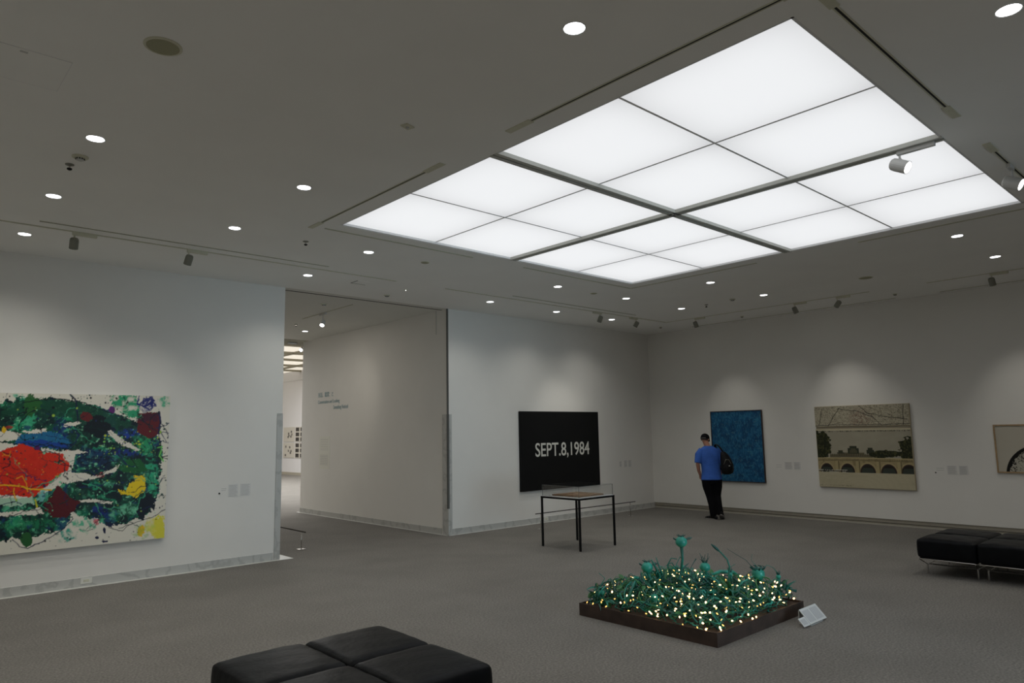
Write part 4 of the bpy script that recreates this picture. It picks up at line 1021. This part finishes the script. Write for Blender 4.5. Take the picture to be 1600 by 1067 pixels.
# pods on stalks
def pod(wx, wy, z, r, label, stalk_to, crown='spikes', lean=(0, 0, 1), sq=.92):
    c = Vector((wx, wy, z)) - gc
    b = bmesh.new(); add_blob(b, c, r, r, r * sq, 20, 12)
    p = obj('pod', b, teal[2], gs, smooth=True); p['label'] = label
    st = Vector(stalk_to) - gc; mid = (c + st) / 2 + Vector((.015, -.01, 0))
    obj('stalk', T([st, mid, c - Vector((0, 0, r * .8))], [.015, .012, .018], 8), teal[0], p, smooth=True)
    b = bmesh.new()
    if crown == 'spikes':
        for k in range(9):
            a0 = 2 * pi * k / 9; add_tube(b, [c + Vector((cos(a0) * r * .3, sin(a0) * r * .3, r * .8)), c + Vector((cos(a0) * r * .55, sin(a0) * r * .55, r * 1.25)), c + Vector((cos(a0 + .4) * r * .9, sin(a0 + .4) * r * .9, r * (1.5 + .5 * (k % 3))))], [.006, .004, .002], 5)
    elif crown == 'frill':
        for k in range(8):
            a0 = 2 * pi * k / 8; add_tube(b, [c + Vector((cos(a0) * r * .75, sin(a0) * r * .75, r * .72)), c + Vector((cos(a0) * r * 1.1, sin(a0) * r * 1.1, r * .98)), c + Vector((cos(a0 + .5) * r * .95, sin(a0 + .5) * r * .95, r * 1.15))], [.011, .009, .003], 5)
        add_lathe(b, [(r * .62, r * .72), (r * .68, r * .85), (r * .3, r * .95)], 14, c=c)
    elif crown == 'fins':
        for a0, L in ((-.75, 1.3), (-.5, 1.0), (2.4, .5)):
            d = Vector((cos(a0), sin(a0), 0)); add_tube(b, [c + d * r * .7 + Vector((0, 0, r * .3)), c + d * r * (1 + L * .4) + Vector((0, 0, r * .55)), c + d * r * (1 + L * .7) + Vector((0, 0, r * .75))], [.010, .019, .004], 6, flat=.5)
        for k in range(5):
            a0 = 2 * pi * k / 5; add_tube(b, [c + Vector((cos(a0) * r * .2, sin(a0) * r * .2, r * .85)), c + Vector((cos(a0) * r * .8, sin(a0) * r * .8, r * 1.2))], [.008, .002], 5)
    obj('crown', b, teal[1], p)
    return p
pod(6.06, 4.20, .695, .058, 'round pod on the tallest stalk at the back', (6.05, 4.22, .36), 'fins')
pod(5.81, 4.44, .455, .058, 'round pod at the left', (5.83, 4.42, .2), 'fins')
pod(6.24, 4.06, .445, .052, 'spiky-crowned pod right of the tallest stalk', (6.22, 4.04, .25), 'spikes')
pod(6.61, 3.70, .375, .064, 'large pod with a frilled top at the right', (6.60, 3.72, .12), 'frill', sq=1.0)
pod(5.52, 4.15, .255, .036, 'small pod low in the middle left', (5.52, 4.16, .12), 'spikes', sq=1.3)
pod(6.48, 3.93, .36, .026, 'tiny pod between the curved stem and the large pod', (6.47, 3.93, .2), 'spikes')
pod(6.82, 3.60, .33, .024, 'tiny pod at the right rim', (6.80, 3.62, .12), 'spikes')
pod(5.42, 4.70, .235, .03, 'tiny pod at the left rim', (5.43, 4.70, .12), 'spikes')
# curved bud stem
b = [Vector(v) - gc for v in ((6.40, 3.90, .22), (6.405, 3.90, .36), (6.41, 3.89, .45), (6.39, 3.90, .52), (6.355, 3.94, .58), (6.32, 3.965, .62))]
so = obj('bud_stem', T(b, [.009, .008, .008, .008, .0075, .007], 8), teal[0], gs, smooth=True)
obj('bud', T([b[-2] + (b[-1] - b[-2]) * .6, b[-1], b[-1] + Vector((-.02, .02, .025)), b[-1] + Vector((-.045, .035, .05))], [.011, .015, .013, .003], 8), teal[1], so, smooth=True)
# broad upright blades in the middle (rosette)
c = Vector((6.25, 3.80, .16)) - gc
for k in range(9):
    a0 = radians(20 + k * 38); L = .17 + .04 * (k % 3); up = .13 + .05 * ((k * 7) % 3)
    obj('blade', T([c, c + Vector((cos(a0) * L * .5, sin(a0) * L * .5, up * .75)), c + Vector((cos(a0) * L, sin(a0) * L, up))], [.010, .022, .003], 6, flat=.3), teal[3 if k % 2 else 2], gs, smooth=True)
# funnels, curls and wires sticking out of the top
for pts, r0 in (([(5.90, 4.35, .34), (5.87, 4.37, .44), (5.83, 4.40, .53)], (.022, .014, .006)), ([(5.92, 4.32, .34), (5.90, 4.36, .46), (5.88, 4.38, .55)], (.016, .008, .004)),
               ([(5.98, 4.27, .36), (5.95, 4.30, .47), (5.98, 4.27, .54), (6.03, 4.24, .53)], (.008, .007, .006, .005)), ([(6.0, 4.25, .38), (6.02, 4.24, .48), (6.06, 4.22, .55), (6.08, 4.2, .5)], (.006, .005, .005, .004)),
               ([(6.10, 4.17, .36), (6.13, 4.14, .46), (6.17, 4.11, .53)], (.003, .0025, .006)), ([(5.36, 4.75, .14), (5.40, 4.72, .28), (5.45, 4.68, .37), (5.41, 4.72, .42)], (.006, .005, .004, .003)),
               ([(5.62, 4.58, .2), (5.64, 4.56, .34), (5.62, 4.58, .38)], (.007, .006, .003)), ([(6.45, 3.90, .3), (6.44, 3.93, .42), (6.50, 3.88, .46)], (.004, .003, .003)),
               ([(6.60, 3.74, .42), (6.57, 3.80, .50), (6.51, 3.86, .55), (6.45, 3.93, .61)], (.003, .0025, .002, .0015)), ([(6.62, 3.70, .43), (6.60, 3.76, .50), (6.61, 3.75, .56)], (.0025, .002, .0015)),
               ([(6.66, 3.68, .40), (6.72, 3.66, .45), (6.77, 3.62, .42), (6.80, 3.60, .37)], (.003, .003, .003, .004)), ([(6.84, 3.52, .13), (6.84, 3.5, .22), (6.86, 3.44, .21)], (.01, .012, .016)),
               ([(5.36, 4.83, .12), (5.38, 4.80, .2), (5.46, 4.72, .28), (5.56, 4.66, .26)], (.005, .005, .005, .004))):
    obj('wire_stem', T([Vector(p) - gc for p in pts], list(r0), 6), teal[gr.choice((0, 1))], gs, smooth=True)
# curling tendrils round the tallest stalk, the left pods and both rims
for cx, cy, z0, n_, rr in ((6.02, 4.24, .36, 9, .045), (5.90, 4.36, .33, 7, .04), (5.42, 4.72, .2, 8, .045), (6.80, 3.60, .2, 9, .045), (6.24, 4.05, .33, 6, .03), (5.82, 4.44, .28, 5, .035), (6.60, 3.74, .24, 6, .04)):
    for k in range(n_):
        a0 = gr.uniform(0, 6.28); R0 = rr * gr.uniform(.5, 1.2); ox = gr.uniform(-.06, .06); oy = gr.uniform(-.06, .06); up = gr.uniform(.06, .16); tr = gr.uniform(2.5, 5.5)
        pts = [Vector((cx + ox + cos(a0 + tr * i / 9) * R0 * (1 - .05 * i), cy + oy + sin(a0 + tr * i / 9) * R0 * (1 - .05 * i), z0 - .05 + up * sin(i / 9 * 2.2))) - gc for i in range(10)]
        obj('curl', T(pts, [gr.uniform(.003, .006)] * 9 + [.0015], 6), teal[gr.choice((0, 0, 1, 2))], gs, smooth=True)
# leafy cluster at the left and right rims
for cx, cy, n_ in ((5.42, 4.74, 16), (6.80, 3.56, 16), (5.92, 4.36, 10), (6.62, 3.70, 10)):
    for k in range(n_):
        o = link('leaf', protos[gr.randrange(len(protos))], gs); o.location = Vector((cx + gr.uniform(-.07, .07), cy + gr.uniform(-.07, .07), gr.uniform(.15, .27))) - gc
        o.rotation_euler = (gr.uniform(-1, 1), gr.uniform(-1.2, .6), gr.uniform(0, 6.28)); o.scale = (.8, .8, .8)
# fairy lights
bulb_me = [None, None, None]
def bulb_mesh(m, s):
    o = obj('bulb', LA([(.0015, -.011), (.0055 * s, -.006), (.0065 * s, 0), (.0045 * s, .007), (.0012, .010)], 8), m, None, smooth=True); me = o.data; bpy.data.objects.remove(o); return me
bms = [bulb_mesh(bulbm, 1.25), bulb_mesh(bulbm, .95), bulb_mesh(bulbd, .9), bulb_mesh(bulbd, .8)]
cab = bmesh.new(); prev = None
for k in range(300):
    edge = k % 6 == 0
    x, y = rp(.05)
    if edge:      # some hang over the near rims
        if gr.random() < .6: x = -hx_ + gr.uniform(0, .12)
        else: y = -hy_ + gr.uniform(0, .12)
    h = ground_h(x, y); z = h + gr.uniform(-.03, .035) if gr.random() < .7 else GZ + (h - GZ) * gr.uniform(.2, .9)
    z = max(GZ + .01, z)
    o = link('bulb', bms[gr.choice((0, 1, 1, 1, 2, 2, 3))], gs); o.location = (x, y, z); o.rotation_euler = (gr.uniform(0, 3), gr.uniform(0, 3), 0)
    p = Vector((x, y, z))
    if prev is not None and (p - prev).length < .4: add_tube(cab, [prev, (p + prev) / 2 - Vector((0, 0, .05)) if (p.z + prev.z) / 2 - .05 > GZ else (p + prev) / 2, p], .0016, 4)
    prev = p
cb = obj('light_string', cab, teal[1], gs)

# floor label beside the sculpture
t = thing('floor_label', 'white slanted text board standing on the carpet beside the steel tray', 'label', (6.61, 3.15, 0))
sl = Vector((0, .105, .112)); 
def slab(x0, x1, s0, s1, d=.004, m=paper, nm='board'):
    n_ = Vector((0, -.112, .105)).normalized() * d; bm = bmesh.new()
    c4 = [Vector((x0, 0, .012)) + sl * s0, Vector((x1, 0, .012)) + sl * s0, Vector((x1, 0, .012)) + sl * s1, Vector((x0, 0, .012)) + sl * s1]
    v = [bm.verts.new(p) for p in c4] + [bm.verts.new(p + n_) for p in c4]
    for q in ((0, 3, 2, 1), (4, 5, 6, 7), (0, 1, 5, 4), (1, 2, 6, 5), (2, 3, 7, 6), (3, 0, 4, 7)): bm.faces.new([v[i] for i in q])
    return obj(nm, bm, m, t)
slab(-.23, -.03, 0, .55); slab(-.11, .22, .0, 1.0, .007)
slab(-.09, .03, .12, .85, .0085, inkg, 'text_column').data.materials[0] = mat('pale_print', (.46, .46, .46), .6)
slab(.055, .19, .12, .88, .0085, MATS['pale_print'], 'text_column'); slab(-.21, -.13, .1, .45, .0055, MATS['pale_print'], 'text_column')
obj('prop', B((-.1, .15, .108, .114, 0, .115), (-.1, .15, 0, .11, 0, .006)), fixw, t)

# ================================================================== VISITOR
pp = thing('person', 'person in blue T-shirt, black trousers and black cap seen from behind, hands in pockets', 'person', (12.64, 7.99, 0), radians(47.587 - 90))
hd_c = Vector((-.055, .045, 1.60)); hrot = Matrix.Rotation(radians(-38), 3, 'Z') @ Matrix.Rotation(radians(-16), 3, 'X')
def hp(x, y, z): return hd_c + hrot @ Vector((x, y, z))
bm = bmesh.new()
add_blob(bm, hp(0, 0, .015), .075, .092, .098, 20, 14, rot=hrot); add_blob(bm, hp(0, .03, -.05), .056, .062, .07, 16, 10, rot=hrot)
add_blob(bm, hp(0, .098, -.01), .013, .02, .022, 8, 6, rot=hrot); add_blob(bm, hp(0, .085, -.065), .026, .014, .012, 8, 6, rot=hrot)
for s in (-1, 1): add_blob(bm, hp(s * .077, -.005, -.005), .012, .02, .033, 10, 8, rot=hrot)
add_tube(bm, [hp(0, -.012, -.03), (-.03, .01, 1.47), (-.01, 0, 1.40)], [.055, .057, .075], 14)
rings_loft(bm, [(.025, .01, .80, .15, .11), (.02, .005, .95, .15, .105), (.015, 0, 1.08, .155, .105), (.0, 0, 1.22, .165, .105), (-.005, 0, 1.33, .160, .09), (-.01, 0, 1.41, .08, .06)])
arms = {-1: [(-.145, 0, 1.355), (-.222, -.01, 1.24), (-.245, -.02, 1.10), (-.222, .02, .97), (-.185, .055, .875)], 1: [(.145, 0, 1.355), (.232, -.01, 1.24), (.262, -.02, 1.10), (.255, .03, .98), (.225, .075, .88)]}
for s in (-1, 1): add_tube(bm, arms[s], [.046, .044, .040, .034, .026], 12)
legs = {-1: [(-.06, .0, .86), (-.05, .015, .66), (-.005, .02, .47), (.015, .0, .30), (.025, -.005, .085)], 1: [(.11, .0, .86), (.12, .015, .66), (.115, .03, .47), (.125, -.01, .30), (.155, -.06, .11)]}
for s in (-1, 1):
    add_tube(bm, legs[s], [.09, .078, .055, .05, .036], 14)
for s in (-1, 1):   # hands: palm, four fingers and thumb sliding into the pockets
    wv = Vector(arms[s][-1]); d = Vector((-s * .25, .5, -1)).normalized(); sd = Vector((0, 1, .5)).normalized(); pl = wv + d * .045
    add_tube(bm, [wv, wv + d * .03, wv + d * .085], [.024, .032, .030], 10, flat=.6)
    for k, L in enumerate((.062, .072, .067, .052)):
        o_ = sd * (.024 - k * .016); add_tube(bm, [wv + d * .07 + o_, wv + d * (.07 + L * .6) + o_, wv + d * (.07 + L) + o_ + Vector((-s * .018, 0, 0))], [.0095, .0088, .007], 7)
    add_tube(bm, [wv + d * .02 + sd * .022, wv + d * .05 + sd * .05, wv + d * .078 + sd * .056], [.012, .0105, .008], 7)
fuse('body', bm, skin, pp, .007, 4)
for s in (-1, 1):
    e = obj('eye', (lambda b: (add_blob(b, hp(s * .03, .083, .008), .011, .009, .010, 8, 6), b)[1])(bmesh.new()), fixw, pp, smooth=True)
# hair under the cap
bm = bmesh.new(); add_blob(bm, hp(0, -.012, .012), .079, .088, .085, 18, 10, rot=hrot)
bmesh.ops.delete(bm, geom=[v for v in bm.verts if (hrot.inverted() @ (v.co - hd_c)).y > .02 or (hrot.inverted() @ (v.co - hd_c)).z < -.05], context='VERTS')
obj('hair', bm, hairm, pp, smooth=True)
# T-shirt with sleeves
bm = bmesh.new()
rings_loft(bm, [(.025, .005, .785, .212, .150), (.025, .005, .86, .200, .145), (.022, 0, .97, .188, .132), (.015, 0, 1.08, .190, .128), (.005, 0, 1.20, .200, .130), (.0, 0, 1.31, .208, .122), (-.005, 0, 1.385, .190, .105), (-.01, 0, 1.435, .125, .085), (-.018, .0, 1.462, .074, .072)], 28)
for s in (-1, 1): add_tube(bm, [(s * .135, 0, 1.375), (s * .212, -.005, 1.285), (s * .238 + (.0 if s < 0 else .012), -.015, 1.125)], [.078, .078, .070], 14)
fuse('t_shirt', bm, blueshirt, pp, .008, 5)
# trousers
bm = bmesh.new()
rings_loft(bm, [(.025, .005, .70, .175, .118), (.025, .005, .78, .188, .128), (.025, .005, .88, .178, .122), (.022, .003, .96, .165, .115)], 24)
add_tube(bm, [(-.068, .0, .80), (-.058, .012, .66), (-.018, .02, .47), (.005, .0, .30), (.018, -.01, .075)], [.115, .107, .085, .074, .062], 16)
add_tube(bm, [(.118, .0, .80), (.122, .012, .66), (.115, .03, .47), (.125, -.01, .30), (.150, -.055, .10)], [.115, .107, .085, .074, .062], 16)
fuse('trousers', bm, blackcl, pp, .008, 5)
# shoes
def shoe(p, yaw, pitch, nm='shoe'):
    R = Matrix.Rotation(yaw, 3, 'Z') @ Matrix.Rotation(pitch, 3, 'X'); P0 = Vector(p)
    def X(v): return P0 + R @ Vector(v)
    bm = bmesh.new()
    for (y, w_, h, z) in ((-.05, .036, .040, .045), (-.02, .04, .05, .055), (.04, .043, .045, .05), (.10, .047, .034, .04), (.15, .047, .028, .034), (.19, .034, .022, .029)): add_blob(bm, X((0, y, z)), w_, .05, h, 14, 8, rot=R)
    add_blob(bm, X((0, -.01, .09)), .042, .05, .04, 12, 8, rot=R)
    s = fuse(nm, bm, packm, pp, .007, 4)
    b = bmesh.new(); n_ = 20; ring = [(.047 * (1 + .12 * sin(2 * pi * k / n_)) * cos(2 * pi * k / n_), .07 + .15 * sin(2 * pi * k / n_)) for k in range(n_)]
    lo = [b.verts.new(X((x, y, 0))) for x, y in ring]; hi = [b.verts.new(X((x, y, .024))) for x, y in ring]
    for k in range(n_): b.faces.new((lo[k], lo[(k + 1) % n_], hi[(k + 1) % n_], hi[k]))
    b.faces.new(lo[::-1]); b.faces.new(hi); obj('sole', b, solem, s)
shoe((.028, .0, 0), radians(28), 0); shoe((.165, -.055, .072), radians(-22), radians(-24))
# cap
cp = bmesh.new()
prof = [(.0965, -.012), (.098, .02), (.090, .05), (.074, .078), (.048, .096), (.018, .104), (.004, .105)]
rings = [[cp.verts.new(hp(r * .90 * cos(2 * pi * k / 24), r * 1.03 * sin(2 * pi * k / 24) - .002, z + .004)) for k in range(24)] for r, z in prof]
for a_, b in zip(rings, rings[1:]):
    for k in range(24): cp.faces.new((a_[k], a_[(k + 1) % 24], b[(k + 1) % 24], b[k]))
cp.faces.new(rings[-1])
cap = obj('cap', cp, blackcl, pp, smooth=True)
bm = bmesh.new(); lo = []; hi = []
for k in range(9):
    a_ = pi * (k / 8) ; lo.append((.083 * cos(a_), .03 + .062 * sin(a_))); hi.append((.072 * cos(a_), .045 + .125 * sin(a_)))
va = [bm.verts.new(hp(x, y, .006)) for x, y in lo]; vb = [bm.verts.new(hp(x, y, -.012)) for x, y in hi]; vc = [bm.verts.new(hp(x, y, .011)) for x, y in lo]; vd = [bm.verts.new(hp(x, y, -.007)) for x, y in hi]
for k in range(8):
    bm.faces.new((va[k], va[k + 1], vb[k + 1], vb[k])); bm.faces.new((vc[k], vd[k], vd[k + 1], vc[k + 1])); bm.faces.new((vb[k], vb[k + 1], vd[k + 1], vd[k]))
obj('brim', bm, blackcl, cap)
obj('cap_strap', T([hp(-.05, -.088, .0), hp(0, -.106, -.004), hp(.05, -.088, .0)], .0035, 8), solem, cap, smooth=True)
# backpack slung on the right shoulder: rests against the shirt
bp = thing('backpack', 'black teardrop backpack slung over the right shoulder of the visitor', 'backpack', (12.64, 7.99, 0), radians(47.587 - 90))
bm = bmesh.new()
rings_loft(bm, [(.275, -.205, .90, .07, .05), (.285, -.215, .93, .112, .075), (.29, -.22, 1.0, .126, .088), (.285, -.22, 1.09, .126, .088), (.265, -.215, 1.19, .108, .078), (.245, -.205, 1.28, .083, .062), (.225, -.19, 1.345, .045, .04)], 24)
add_blob(bm, (.295, -.285, 1.03), .085, .04, .09, 14, 8)
pk = fuse('pack', bm, packm, bp, .009, 5)
obj('zip', T([(.20, -.285, 1.10), (.235, -.30, 1.19), (.30, -.30, 1.19), (.36, -.285, 1.08)], .004, 6), fixd, bp, smooth=True)
obj('logo_patch', B((.285, .31, -.333, -.325, 1.065, 1.08), bev=.002, seg=1), fixw, bp)
obj('shoulder_strap', T([(.225, -.20, 1.33), (.19, -.145, 1.42), (.155, -.08, 1.478), (.145, .0, 1.488), (.15, .08, 1.45), (.18, .135, 1.36), (.20, .145, 1.2), (.215, .13, 1.08), (.225, .0, 1.0), (.24, -.13, .97)], .026, 10, flat=.3), packm, bp, smooth=True)
